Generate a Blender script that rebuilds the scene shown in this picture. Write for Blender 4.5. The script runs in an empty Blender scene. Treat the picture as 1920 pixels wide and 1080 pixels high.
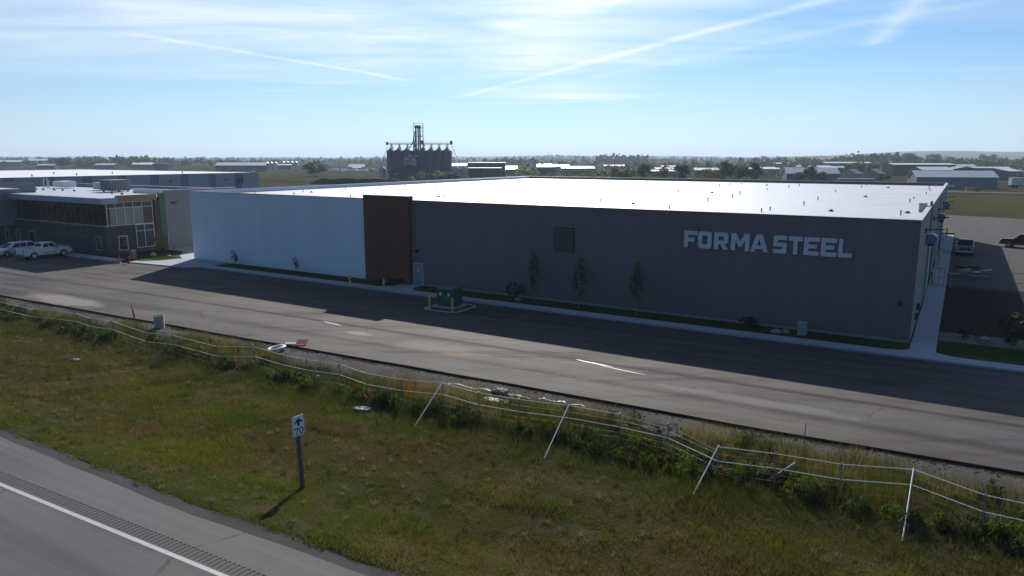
import bpy, bmesh, math, random
import numpy as np
from mathutils import Vector, Matrix
from mathutils.geometry import tessellate_polygon

random.seed(7)
RNG = np.random.default_rng(11)
R = math.radians
sc = bpy.context.scene
COL = sc.collection

# ------------------------------------------------------------------ camera
HEAD = R(31.84)                       # heading, counter-clockwise from +Y
cd = bpy.data.cameras.new('camera')
cam = bpy.data.objects.new('camera', cd)
COL.objects.link(cam)
cam.location = (0, 0, 12.5)
cam.rotation_euler = (R(90 - 10.327), 0, HEAD)
cd.sensor_width = 36
cd.lens = 36 * 1350 / 1920
cd.clip_start = 0.5
cd.clip_end = 30000
sc.camera = cam

# ------------------------------------------------------------------ light
SUN_D = Vector((7.4, -12.6, -8.3)).normalized()      # travel of sunlight
SUN_EL = math.asin(-SUN_D.z)
SUN_AZ = math.atan2(-SUN_D.x, -SUN_D.y)
SKY_STRENGTH = 0.05
ld = bpy.data.lights.new('sun', 'SUN')
ld.energy = 5.0
ld.angle = R(0.53)
ld.color = (1.0, 0.93, 0.83)
sun = bpy.data.objects.new('sun', ld)
sun.rotation_euler = SUN_D.to_track_quat('-Z', 'Y').to_euler()
sun.location = (-60, 100, 70)
COL.objects.link(sun)
vs = sc.view_settings
vs.view_transform = 'Standard'
vs.look = 'None'
vs.exposure = 0.35
vs.gamma = 1.0
sc.render.engine = 'CYCLES'
sc.cycles.use_denoising = True
sc.cycles.max_bounces = 8
sc.cycles.transparent_max_bounces = 8
sc.cycles.volume_bounces = 0

# ------------------------------------------------------------------ node helpers
class NT:
    def __init__(self, tree):
        self.t = tree
    def n(self, typ, ins=None, **props):
        nd = self.t.nodes.new(typ)
        for k, v in props.items():
            setattr(nd, k, v)
        for k, v in (ins or {}).items():
            s = nd.inputs[k]
            if isinstance(v, bpy.types.NodeSocket):
                self.t.links.new(v, s)
            elif isinstance(v, bpy.types.Node):
                self.t.links.new(v.outputs[0], s)
            else:
                s.default_value = v
        return nd
    def math(self, op, a, b=0.0, clamp=False, c=None):
        d = {0: a, 1: b}
        if c is not None:
            d[2] = c
        return self.n('ShaderNodeMath', d, operation=op, use_clamp=clamp).outputs[0]
    def noise(self, vec, scale, detail=4, rough=0.55, dist=0.0):
        return self.n('ShaderNodeTexNoise', {'Vector': vec, 'Scale': scale, 'Detail': detail, 'Roughness': rough, 'Distortion': dist}).outputs['Fac']
    def ramp(self, fac, lo, hi):
        return self.n('ShaderNodeMapRange', {'Value': fac, 'From Min': lo, 'From Max': hi}, clamp=True).outputs[0]
    def mix(self, fac, a, b, blend='MIX'):
        nd = self.t.nodes.new('ShaderNodeMix')
        nd.data_type = 'RGBA'
        nd.blend_type = blend
        for idx, v in ((0, fac), (6, a), (7, b)):
            if isinstance(v, bpy.types.NodeSocket):
                self.t.links.new(v, nd.inputs[idx])
            else:
                nd.inputs[idx].default_value = v if idx == 0 else (*v[:3], 1)
        return nd.outputs[2]
    def mapping(self, vec, scale=(1, 1, 1), rot=(0, 0, 0), loc=(0, 0, 0)):
        return self.n('ShaderNodeMapping', {'Vector': vec, 'Scale': scale, 'Rotation': rot, 'Location': loc}).outputs[0]

# ------------------------------------------------------------------ sky
w = bpy.data.worlds.new('World')
sc.world = w
w.use_nodes = True
T = NT(w.node_tree)
bg = w.node_tree.nodes['Background']
sky = T.n('ShaderNodeTexSky', sky_type='NISHITA', sun_disc=False, sun_elevation=SUN_EL, sun_rotation=SUN_AZ,
          altitude=900, air_density=1.0, dust_density=0.5, ozone_density=3.0)
tc = T.n('ShaderNodeTexCoord').outputs['Generated']
rot = T.mapping(tc, rot=(0, 0, -HEAD))               # axes: x across the view, y along it
sep = T.n('ShaderNodeSeparateXYZ', {0: rot})
zz = T.math('ADD', T.math('MAXIMUM', sep.outputs[2], 0.0), 0.05)
px = T.math('DIVIDE', sep.outputs[0], zz)            # a flat cloud layer overhead
py = T.math('DIVIDE', sep.outputs[1], zz)
P2 = T.n('ShaderNodeCombineXYZ', {0: px, 1: py, 2: 0.0}).outputs[0]
def cl(az, el):                                      # point of the cloud layer at an azimuth and elevation
    z = math.sin(R(el)); h = math.cos(R(el))
    return (h * math.sin(R(az)) / (z + 0.05), h * math.cos(R(az)) / (z + 0.05))
wob = T.noise(P2, 0.9, 4)
wob2 = T.math('MULTIPLY', T.math('SUBTRACT', wob, 0.5), 0.22)
def trail(a, b, width, gain, wobble=1.0, power=1.6, taper=0.12):
    """A straight streak of ice cloud in the layer, from a to b."""
    a = cl(*a); b = cl(*b)
    dx, dy = b[0] - a[0], b[1] - a[1]
    L = math.hypot(dx, dy); dx /= L; dy /= L
    rx = T.math('SUBTRACT', px, a[0]); ry = T.math('SUBTRACT', py, a[1])
    t = T.math('DIVIDE', T.math('ADD', T.math('MULTIPLY', rx, dx), T.math('MULTIPLY', ry, dy)), L)
    d = T.math('SUBTRACT', T.math('MULTIPLY', rx, -dy), T.math('MULTIPLY', ry, -dx))
    d = T.math('ADD', d, T.math('MULTIPLY', wob2, wobble))
    q = T.math('DIVIDE', T.math('ABSOLUTE', d), width)
    m = T.math('POWER', T.math('SUBTRACT', 1.0, q, True), power)
    e = T.math('MULTIPLY', T.ramp(t, 0.0, taper), T.ramp(t, 1.0, 1.0 - taper))
    return T.math('MULTIPLY', T.math('MULTIPLY', m, e), gain)
st = T.mapping(P2, scale=(0.35, 1.0, 1.0), rot=(0, 0, R(14)))
fine = T.noise(st, 1.1, 8, 0.62, 0.6)
wide = T.noise(T.mapping(P2, loc=(3.1, 1.7, 0)), 0.16, 3, 0.5)
veil = T.math('MULTIPLY', T.ramp(fine, 0.36, 0.78), T.ramp(wide, 0.36, 0.66))
veil = T.math('ADD', T.math('MULTIPLY', veil, 0.60), 0.20)
streak = T.noise(T.mapping(P2, scale=(1.0, 5.0, 1.0), rot=(0, 0, R(-9))), 0.55, 6, 0.6, 0.4)
tr = [trail((-4.6, 4.3), (28.5, 11.6), 0.10, 0.52, 0.5, 1.3),
      trail((25.5, 7.4), (28.8, 10.8), 0.13, 0.42, 0.6, 1.3),
      trail((-27.5, 8.2), (-18.5, 7.3), 0.10, 0.42, 0.9),
      trail((-20.5, 7.5), (-7.5, 5.6), 0.085, 0.55, 0.9),
      trail((4, 5.4), (36, 10.2), 0.16, 0.20, 1.2),
      trail((17, 6.0), (38, 5.3), 0.40, 0.34, 1.6),
      trail((-22, 13.2), (9, 11.2), 0.62, 0.85, 1.6, 1.1),
      trail((-2, 9.4), (16, 12.5), 0.95, 0.75, 1.2),
      trail((-46, 6.0), (-6, 8.6), 2.4, 0.62, 1.6, 1.0),
      trail((-30, 9.6), (-3, 9.6), 0.9, 0.35, 1.6),
      trail((0, 10.5), (4.5, 4.0), 1.7, 0.62, 1.6, 1.2),
      trail((-18, 3.4), (34, 3.3), 2.2, 0.30, 1.0)]
tot = veil
for x in tr:
    tot = T.math('ADD', tot, T.math('MULTIPLY', x, T.ramp(T.math('ADD', T.math('MULTIPLY', fine, 0.6), T.math('MULTIPLY', streak, 0.6)), 0.12, 0.86)))
# thin ice cloud scatters sunlight forwards: bright on the sun's side, dim opposite
dots = T.n('ShaderNodeVectorMath', {0: tc, 1: tuple(-SUN_D)}, operation='DOT_PRODUCT').outputs['Value']
phase = T.math('POWER', T.math('MULTIPLY', T.math('ADD', dots, 1.0), 0.5), 1.9)
bright = T.math('MULTIPLY', T.math('ADD', T.math('MULTIPLY', phase, 0.82), 0.03), 1.0 / SKY_STRENGTH)
milk = T.math('POWER', T.math('SUBTRACT', 1.0, T.math('MULTIPLY', T.math('MAXIMUM', sep.outputs[2], 0.0), 3.6), True), 1.7)
tot = T.math('MAXIMUM', tot, T.math('MULTIPLY', milk, 0.80), True)
skyc = T.mix(1.0, sky.outputs[0], (0.46, 1.10, 1.58), 'MULTIPLY')
white = T.n('ShaderNodeCombineColor', {0: T.math('MULTIPLY', bright, 0.92), 1: T.math('MULTIPLY', bright, 1.03), 2: T.math('MULTIPLY', bright, 1.12)}).outputs[0]
w.node_tree.links.new(T.mix(tot, skyc, white), bg.inputs[0])
bg.inputs[1].default_value = SKY_STRENGTH
w.cycles.sampling_method = 'MANUAL'
w.cycles.sample_map_resolution = 512

# ------------------------------------------------------------------ materials
def new_mat(name):
    m = bpy.data.materials.new(name)
    m.use_nodes = True
    t = NT(m.node_tree)
    b = m.node_tree.nodes['Principled BSDF']
    return m, t, b

def M(name, col, rough=0.7, var=0.12, scale=2.0, metal=0.0, bump=0.0, bscale=40.0, spec=0.5, world=False, dirt=0.0, emit=None):
    m, t, b = new_mat(name)
    if world:
        v = t.n('ShaderNodeNewGeometry').outputs['Position']
    else:
        v = t.n('ShaderNodeTexCoord').outputs['Object']
    n1 = t.noise(v, scale, 5, 0.6)
    lo = tuple(c * (1 - var) for c in col); hi = tuple(min(1, c * (1 + var)) for c in col)
    c = t.mix(t.ramp(n1, 0.3, 0.7), lo, hi)
    if dirt:
        n2 = t.noise(t.mapping(v, scale=(1, 1, 0.15)), scale * 2.3, 6, 0.65)
        c = t.mix(t.math('MULTIPLY', t.ramp(n2, 0.52, 0.75), dirt), c, (0.09, 0.075, 0.06))
    t.t.links.new(c, b.inputs['Base Color'])
    r = t.math('ADD', t.math('MULTIPLY', t.math('SUBTRACT', n1, 0.5), 0.25), rough, True)
    t.t.links.new(r, b.inputs['Roughness'])
    b.inputs['Metallic'].default_value = metal
    b.inputs['Specular IOR Level'].default_value = spec
    if bump:
        n3 = t.noise(v, bscale, 3, 0.6)
        bp = t.n('ShaderNodeBump', {'Strength': bump, 'Distance': 0.02, 'Height': n3})
        t.t.links.new(bp.outputs[0], b.inputs['Normal'])
    return m

def ribbed(name, col, pitch, axis, rough=0.45, depth=0.6, var=0.06, metal=0.0, stain=0.0):
    """Painted profiled sheet: fine ribs every `pitch` metres along an axis (0 x, 1 y)."""
    m, t, b = new_mat(name)
    p = t.n('ShaderNodeNewGeometry').outputs['Position']
    s = t.n('ShaderNodeSeparateXYZ', {0: p})
    n1 = t.noise(t.mapping(p, scale=(1, 1, 0.25)), 0.35, 5, 0.6)
    c = t.mix(t.ramp(n1, 0.3, 0.7), tuple(x * (1 - var) for x in col), tuple(x * (1 + var) for x in col))
    t.t.links.new(c, b.inputs['Base Color'])
    ph = t.math('FRACT', t.math('DIVIDE', s.outputs[axis], pitch))
    if stain:
        run = t.noise(t.mapping(p, scale=(1.3, 1.3, 0.07)), 1.0, 5, 0.65)
        c = t.mix(t.math('MULTIPLY', t.ramp(run, 0.50, 0.80), stain), c, tuple(x * 0.55 for x in col))
        low = t.math('MULTIPLY', t.ramp(t.math('ADD', s.outputs[2], t.math('MULTIPLY', run, 1.2)), 1.5, 0.5), stain)
        c = t.mix(low, c, (0.10, 0.085, 0.07))
        pn = t.math('FLOOR', t.math('DIVIDE', s.outputs[axis], 2.4))
        wn = t.n('ShaderNodeTexWhiteNoise', {'W': pn}, noise_dimensions='1D').outputs['Value']
        c = t.mix(t.math('MULTIPLY', wn, stain * 0.3), c, tuple(x * 0.7 for x in col))
        jt = t.math('ABSOLUTE', t.math('SUBTRACT', t.math('FRACT', t.math('DIVIDE', s.outputs[axis], 2.4)), 0.5))
        c = t.mix(t.math('MULTIPLY', t.ramp(jt, 0.488, 0.495), stain * 0.9), c, tuple(x * 0.4 for x in col))
        t.t.links.new(c, b.inputs['Base Color'])
    rib = t.ramp(t.math('ABSOLUTE', t.math('SUBTRACT', ph, 0.5)), 0.18, 0.34)
    bp = t.n('ShaderNodeBump', {'Strength': depth, 'Distance': 0.02, 'Height': rib})
    t.t.links.new(bp.outputs[0], b.inputs['Normal'])
    b.inputs['Roughness'].default_value = rough
    b.inputs['Metallic'].default_value = metal
    return m

def asphalt(name, base, streak_col, streaks, rough=0.80, crack=True, patch=None, spec=0.20, slope=0.034, seams=(), bands=()):
    m, t, b = new_mat(name)
    p = t.n('ShaderNodeNewGeometry').outputs['Position']
    g1 = t.noise(p, 55.0, 2, 0.7)
    big = t.noise(p, 0.12, 5, 0.6)
    mid = t.noise(p, 1.1, 5, 0.65)
    pr = t.mapping(p, rot=(0, 0, -math.atan(slope)))
    lane = t.noise(t.mapping(pr, scale=(0.018, 0.9, 1)), 1.0, 5, 0.6, 0.2)
    lane2 = t.noise(t.mapping(pr, scale=(0.05, 3.6, 1), loc=(5, 2, 0)), 1.0, 5, 0.65, 0.3)
    c = t.mix(t.ramp(g1, 0.25, 0.75), tuple(x * 0.8 for x in base), tuple(x * 1.2 for x in base))
    if bands:
        sp0 = t.n('ShaderNodeSeparateXYZ', {0: p})
        off = t.math('SUBTRACT', sp0.outputs[1], t.math('MULTIPLY', sp0.outputs[0], slope))
        off = t.math('ADD', off, t.math('MULTIPLY', t.math('SUBTRACT', big, 0.5), 2.2))
        for (b0, b1, bc, f) in bands:
            inside = t.math('MULTIPLY', t.ramp(off, b0 - 0.35, b0 + 0.35), t.ramp(off, b1 + 0.35, b1 - 0.35))
            c = t.mix(t.math('MULTIPLY', inside, f), c, bc)
        obl = t.noise(t.mapping(t.mapping(p, rot=(0, 0, R(-32))), scale=(0.05, 0.55, 1)), 1.0, 4, 0.6, 0.4)
        c = t.mix(t.math('MULTIPLY', t.ramp(obl, 0.52, 0.70), 0.34), c, tuple(x * 0.62 for x in base))
        gr2 = t.ramp(g1, 0.3, 0.7)
        c = t.mix(t.math('MULTIPLY', gr2, 0.18), c, tuple(x * 0.5 for x in base))
    c = t.mix(t.math('MULTIPLY', t.ramp(lane, 0.40, 0.66), streaks), c, streak_col)
    c = t.mix(t.math('MULTIPLY', t.ramp(lane2, 0.50, 0.72), streaks * 0.7), c, tuple(x * 1.25 for x in streak_col))
    c = t.mix(t.math('MULTIPLY', t.ramp(lane, 0.42, 0.28), 0.35), c, tuple(x * 0.55 for x in base))
    c = t.mix(t.math('MULTIPLY', t.ramp(big, 0.45, 0.7), 0.45), c, tuple(x * y for x, y in zip(streak_col, (1.12, 1.0, 0.9))))
    c = t.mix(t.math('MULTIPLY', t.ramp(mid, 0.55, 0.8), 0.35), c, tuple(x * 0.6 for x in base))
    if patch:
        for (cx, cy, rx, ry, colr, f) in patch:
            q = t.mapping(p, loc=(-cx, -cy, 0))
            q = t.mapping(q, scale=(1 / rx, 1 / ry, 0))
            d = t.n('ShaderNodeVectorMath', {0: q}, operation='LENGTH').outputs['Value']
            d = t.math('ADD', d, t.math('MULTIPLY', t.math('SUBTRACT', mid, 0.5), 1.3))
            c = t.mix(t.math('MULTIPLY', t.ramp(d, 1.0, 0.55), f), c, colr)
    for (c0, wd_, f) in seams:                       # joints between paving passes
        sp = t.n('ShaderNodeSeparateXYZ', {0: p})
        dd_ = t.math('SUBTRACT', sp.outputs[1], t.math('ADD', t.math('MULTIPLY', sp.outputs[0], slope), c0))
        dd_ = t.math('ADD', t.math('ABSOLUTE', dd_), t.math('MULTIPLY', t.math('SUBTRACT', mid, 0.5), wd_))
        c = t.mix(t.math('MULTIPLY', t.ramp(dd_, wd_, wd_ * 0.3), f), c, tuple(x * 0.62 for x in base))
    if crack:
        vo = t.n('ShaderNodeTexVoronoi', {'Vector': t.mapping(p, scale=(1, 1, 0)), 'Scale': 0.11, 'Randomness': 1.0}, feature='DISTANCE_TO_EDGE').outputs['Distance']
        vo = t.math('ADD', vo, t.math('MULTIPLY', t.math('SUBTRACT', mid, 0.5), 0.05))
        line = t.math('MULTIPLY', t.ramp(t.math('ABSOLUTE', vo), 0.006, 0.002), t.ramp(big, 0.50, 0.58))
        c = t.mix(t.math('MULTIPLY', line, 0.6), c, (0.02, 0.02, 0.02))
    t.t.links.new(c, b.inputs['Base Color'])
    t.t.links.new(t.math('ADD', rough - 0.09, t.math('MULTIPLY', lane, 0.18)), b.inputs['Roughness'])
    tone = t.math('ADD', t.math('MULTIPLY', lane, 0.9), t.math('ADD', t.math('MULTIPLY', lane2, 0.9), t.math('MULTIPLY', big, 0.9)))
    tone = t.ramp(tone, 0.95, 1.75)                  # worn, polished tracks shine more than raw mat
    if bands:
        tone = t.math('SUBTRACT', tone, t.math('MULTIPLY', t.ramp(obl, 0.50, 0.68), 0.45), True)
    for (c0, wd_, f) in seams:
        dd_ = t.math('ABSOLUTE', t.math('SUBTRACT', t.n('ShaderNodeSeparateXYZ', {0: p}).outputs[1], t.math('ADD', t.math('MULTIPLY', t.n('ShaderNodeSeparateXYZ', {0: p}).outputs[0], slope), c0)))
        tone = t.math('SUBTRACT', tone, t.math('MULTIPLY', t.ramp(dd_, wd_ * 1.3, wd_ * 0.3), f * 0.6), True)
    t.t.links.new(t.math('ADD', spec * 0.30, t.math('MULTIPLY', tone, spec * 1.15)), b.inputs['Specular IOR Level'])
    bp = t.n('ShaderNodeBump', {'Strength': 0.35, 'Distance': 0.012, 'Height': g1})
    t.t.links.new(bp.outputs[0], b.inputs['Normal'])
    return m

MAT = {}
MAT['road'] = asphalt('service_asphalt', (0.042, 0.038, 0.040), (0.072, 0.066, 0.068), 0.55,
                      patch=[(-66.5, 32.2, 6.5, 1.6, (0.22, 0.195, 0.17), 0.8), (-28.5, 36.5, 4.0, 1.6, (0.19, 0.135, 0.105), 0.55),
                             (-8, 37.0, 6, 0.8, (0.16, 0.15, 0.145), 0.5), (-90, 33.5, 9, 2.0, (0.17, 0.15, 0.13), 0.5), (-36.0, 37.0, 1.5, 0.5, (0.22, 0.21, 0.20), 0.6)], seams=((39.9, 0.30, 0.75), (36.4, 0.6, 0.4), (44.3, 0.22, 0.35)),
                      bands=((30.0, 36.0, (0.060, 0.053, 0.050), 0.7), (36.2, 39.6, (0.068, 0.066, 0.071), 0.75), (40.1, 46.0, (0.066, 0.057, 0.052), 0.7)))
MAT['highway'] = asphalt('highway_asphalt', (0.086, 0.084, 0.088), (0.110, 0.108, 0.113), 0.45, 0.82)
MAT['asphalt_edge'] = M('asphalt_edge', (0.012, 0.011, 0.011), 0.9, 0.3, 9, bump=0.5)
MAT['rumble'] = asphalt('rumble_asphalt', (0.075, 0.075, 0.078), (0.095, 0.095, 0.098), 0.3, 0.82, crack=False)
MAT['white_paint'] = M('white_road_paint', (0.36, 0.36, 0.365), 0.6, 0.10, 6, dirt=0.25, world=True)
MAT['concrete'] = M('concrete', (0.30, 0.29, 0.28), 0.85, 0.14, 1.2, bump=0.15, world=True, dirt=0.15)
MAT['slab'] = M('walkway_concrete', (0.27, 0.29, 0.34), 0.85, 0.10, 0.8, bump=0.12, world=True)
MAT['lawn'] = M('lawn', (0.034, 0.060, 0.010), 0.95, 0.35, 1.7, spec=0.05, bump=0.9, bscale=30, world=True)
MAT['mulch'] = M('dark_mulch', (0.022, 0.016, 0.014), 0.95, 0.4, 3, spec=0.05, bump=0.9, bscale=14, world=True)
MAT['rockbed'] = M('rock_bed', (0.13, 0.12, 0.11), 0.9, 0.4, 6, spec=0.1, bump=1.0, bscale=9, world=True)

def gravel_mat(name, a, b_, c_):
    m, t, b = new_mat(name)
    p = t.n('ShaderNodeNewGeometry').outputs['Position']
    f = t.noise(p, 22, 3, 0.75)
    k = t.noise(p, 0.45, 5, 0.6)
    tr_ = t.noise(t.mapping(p, scale=(0.05, 0.8, 1)), 1.0, 4, 0.6)
    c = t.mix(t.ramp(f, 0.3, 0.7), tuple(x * 0.62 for x in a), tuple(x * 1.3 for x in a))
    c = t.mix(t.ramp(k, 0.42, 0.68), c, b_)
    c = t.mix(t.math('MULTIPLY', t.ramp(tr_, 0.5, 0.72), 0.6), c, c_)
    t.t.links.new(c, b.inputs['Base Color'])
    b.inputs['Roughness'].default_value = 0.95
    b.inputs['Specular IOR Level'].default_value = 0.08
    bp = t.n('ShaderNodeBump', {'Strength': 0.9, 'Distance': 0.04, 'Height': t.noise(p, 16, 4, 0.7)})
    t.t.links.new(bp.outputs[0], b.inputs['Normal'])
    return m
MAT['gravel'] = gravel_mat('shoulder_gravel', (0.076, 0.071, 0.071), (0.042, 0.036, 0.032), (0.100, 0.093, 0.090))
MAT['hw_gravel'] = gravel_mat('highway_gravel', (0.060, 0.057, 0.060), (0.046, 0.043, 0.044), (0.075, 0.071, 0.073))
MAT['yard'] = gravel_mat('yard_gravel', (0.085, 0.078, 0.080), (0.066, 0.060, 0.060), (0.100, 0.091, 0.092))

def prairie(name, cols, s1, s2):
    m, t, b = new_mat(name)
    p = t.n('ShaderNodeNewGeometry').outputs['Position']
    n1 = t.noise(t.mapping(p, scale=(1, 1, 0)), s1, 5, 0.6)
    n2 = t.noise(t.mapping(p, scale=(1, 1, 0), loc=(40, 9, 0)), s2, 6, 0.62)
    n3 = t.noise(p, 5.0, 4, 0.7)
    c = t.mix(t.ramp(n1, 0.40, 0.60), cols[0], cols[1])
    c = t.mix(t.ramp(n2, 0.46, 0.66), c, cols[2])
    c = t.mix(t.math('MULTIPLY', t.ramp(n3, 0.40, 0.70), 0.45), c, tuple(x * 0.5 for x in cols[0]))
    t.t.links.new(c, b.inputs['Base Color'])
    b.inputs['Roughness'].default_value = 0.97
    b.inputs['Specular IOR Level'].default_value = 0.0
    bp = t.n('ShaderNodeBump', {'Strength': 0.8, 'Distance': 0.15, 'Height': t.noise(p, 7, 4, 0.7)})
    t.t.links.new(bp.outputs[0], b.inputs['Normal'])
    return m
MAT['prairie'] = prairie('prairie', ((0.036, 0.046, 0.020), (0.066, 0.060, 0.036), (0.050, 0.046, 0.030)), 0.0042, 0.021)
MAT['verge'] = prairie('verge_soil', ((0.042, 0.046, 0.013), (0.052, 0.046, 0.020), (0.070, 0.060, 0.040)), 0.14, 0.7)
MAT['field_green'] = prairie('green_field', ((0.052, 0.066, 0.020), (0.080, 0.070, 0.040), (0.072, 0.060, 0.042)), 0.03, 0.12)
MAT['field_tan'] = prairie('stubble_field', ((0.17, 0.125, 0.085), (0.14, 0.105, 0.07), (0.11, 0.085, 0.06)), 0.004, 0.02)
MAT['field_red'] = prairie('fallow_field', ((0.14, 0.075, 0.055), (0.16, 0.09, 0.065), (0.12, 0.07, 0.05)), 0.004, 0.02)
MAT['dirt'] = prairie('bare_dirt', ((0.066, 0.058, 0.050), (0.084, 0.072, 0.060), (0.050, 0.053, 0.030)), 0.03, 0.13)

# walls
MAT['wall_grey'] = ribbed('grey_wall_panel', (0.168, 0.122, 0.122), 1.0, 0, 0.55, 0.08, 0.04, stain=0.28)
MAT['wall_grey_side'] = ribbed('grey_side_panel', (0.19, 0.18, 0.175), 1.0, 1, 0.55, 0.10, 0.05)
MAT['wall_tan_side'] = ribbed('tan_side_panel', (0.30, 0.26, 0.21), 1.0, 1, 0.6, 0.10, 0.05)
MAT['wall_white'] = ribbed('white_wall_panel', (0.72, 0.74, 0.79), 1.0, 0, 0.6, 0.06, 0.03, stain=0.14)
MAT['wall_white_side'] = ribbed('white_left_panel', (0.66, 0.71, 0.80), 1.0, 1, 0.6, 0.06, 0.03)
MAT['wall_red'] = ribbed('rust_red_panel', (0.158, 0.044, 0.020), 0.4, 0, 0.65, 0.25, 0.12)
MAT['flashing'] = M('dark_flashing', (0.035, 0.035, 0.045), 0.45, 0.1, 4, world=True)
MAT['flash_light'] = M('light_flashing', (0.42, 0.42, 0.44), 0.45, 0.1, 4, world=True)

def membrane():
    m, t, b = new_mat('white_roof_membrane')
    p = t.n('ShaderNodeNewGeometry').outputs['Position']
    n = t.noise(p, 0.09, 5, 0.6)
    f = t.noise(p, 2.2, 5, 0.65)
    c = t.mix(t.ramp(n, 0.3, 0.7), (0.36, 0.40, 0.47), (0.42, 0.45, 0.51))
    # rusty run-off towards the drains along the right eave
    s = t.n('ShaderNodeSeparateXYZ', {0: p})
    run = t.noise(t.mapping(p, scale=(0.09, 0.75, 1)), 1.0, 5, 0.7)
    near = t.ramp(s.outputs[0], -15.0, -4.0)
    c = t.mix(t.math('MULTIPLY', t.math('MULTIPLY', t.ramp(run, 0.52, 0.66), near), 0.75), c, (0.26, 0.17, 0.12))
    run2 = t.noise(t.mapping(p, scale=(0.05, 1.6, 1), loc=(3, 8, 0)), 1.0, 4, 0.7)
    c = t.mix(t.math('MULTIPLY', t.ramp(run2, 0.66, 0.8), 0.22), c, (0.45, 0.40, 0.35))
    sm = t.math('ABSOLUTE', t.math('SUBTRACT', t.math('FRACT', t.math('DIVIDE', s.outputs[1], 3.05)), 0.5))
    c = t.mix(t.math('MULTIPLY', t.ramp(sm, 0.480, 0.492), 0.22), c, (0.36, 0.37, 0.38))
    pond = t.noise(t.mapping(p, loc=(9, 4, 0)), 0.16, 6, 0.7)
    c = t.mix(t.math('MULTIPLY', t.ramp(pond, 0.56, 0.70), 0.30), c, (0.38, 0.36, 0.33))
    t.t.links.new(c, b.inputs['Base Color'])
    t.t.links.new(t.math('ADD', 0.42, t.math('MULTIPLY', f, 0.2)), b.inputs['Roughness'])
    return m
MAT['membrane'] = membrane()

MAT['letter'] = M('sign_letter', (0.62, 0.63, 0.66), 0.5, 0.03, 2)
MAT['black'] = M('black_metal', (0.015, 0.015, 0.017), 0.5, 0.2, 5)
MAT['dark'] = M('dark_grey', (0.045, 0.045, 0.05), 0.55, 0.15, 5)
MAT['grey'] = M('mid_grey', (0.22, 0.22, 0.23), 0.55, 0.12, 4)
MAT['pale'] = M('pale_grey', (0.48, 0.50, 0.52), 0.5, 0.08, 3, dirt=0.2)
MAT['white'] = M('white_enamel', (0.78, 0.78, 0.77), 0.4, 0.05, 3)
MAT['galv'] = M('galvanised_steel', (0.52, 0.53, 0.54), 0.38, 0.12, 8, metal=0.75)
MAT['galv_dull'] = M('dull_galvanised', (0.20, 0.20, 0.205), 0.55, 0.15, 8, metal=0.3)
MAT['rail'] = M('bright_pipe_rail', (0.86, 0.84, 0.80), 0.40, 0.06, 8)
MAT['yellow'] = M('yellow_paint', (0.62, 0.44, 0.03), 0.5, 0.1, 6, dirt=0.2)
MAT['green_box'] = M('green_enamel', (0.025, 0.085, 0.055), 0.45, 0.1, 3)
MAT['red_plastic'] = M('red_plastic', (0.36, 0.02, 0.018), 0.5, 0.1, 6)
MAT['orange'] = M('orange_plastic', (0.75, 0.10, 0.04), 0.55, 0.1, 6)
MAT['wood'] = M('weathered_wood', (0.22, 0.19, 0.15), 0.85, 0.25, 7, bump=0.3)
MAT['wood_stake'] = M('faded_stake', (0.30, 0.10, 0.06), 0.8, 0.2, 7)
MAT['wood_old'] = M('grey_post_wood', (0.11, 0.105, 0.09), 0.85, 0.25, 7, bump=0.3)
MAT['rubber'] = M('tyre_rubber', (0.02, 0.02, 0.021), 0.8, 0.2, 9)
MAT['pvc'] = M('white_pipe_ring', (0.62, 0.60, 0.56), 0.6, 0.1, 9)
MAT['plastic'] = M('white_plastic_sheet', (0.20, 0.22, 0.25), 0.6, 0.1, 5)
MAT['rock'] = M('field_stone', (0.24, 0.225, 0.20), 0.9, 0.3, 4, bump=0.6, bscale=18)
MAT['corr_pipe'] = M('culvert_pipe', (0.36, 0.36, 0.36), 0.6, 0.12, 6, dirt=0.2)
MAT['steel_beam'] = M('primed_steel', (0.20, 0.205, 0.22), 0.5, 0.2, 3, dirt=0.3)
MAT['brown_steel'] = M('rusty_steel', (0.13, 0.075, 0.05), 0.8, 0.3, 3)
MAT['hood_blue'] = M('aluminium_hood', (0.17, 0.22, 0.29), 0.45, 0.15, 3, metal=0.2)

def glassy(name, col, rough=0.06, spec=0.8):
    m, t, b = new_mat(name)
    v = t.n('ShaderNodeNewGeometry').outputs['Position']
    n = t.noise(v, 0.5, 3)
    c = t.mix(t.ramp(n, 0.3, 0.7), tuple(x * 0.75 for x in col), tuple(x * 1.25 for x in col))
    t.t.links.new(c, b.inputs['Base Color'])
    b.inputs['Roughness'].default_value = rough
    b.inputs['Specular IOR Level'].default_value = spec
    return m
MAT['glass'] = glassy('tinted_glass', (0.020, 0.018, 0.015), 0.05, 0.35)
MAT['glass_pale'] = glassy('blind_behind_glass', (0.10, 0.105, 0.10), 0.12, 0.7)
MAT['car_glass'] = glassy('vehicle_glass', (0.010, 0.012, 0.016), 0.45, 0.12)

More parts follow.
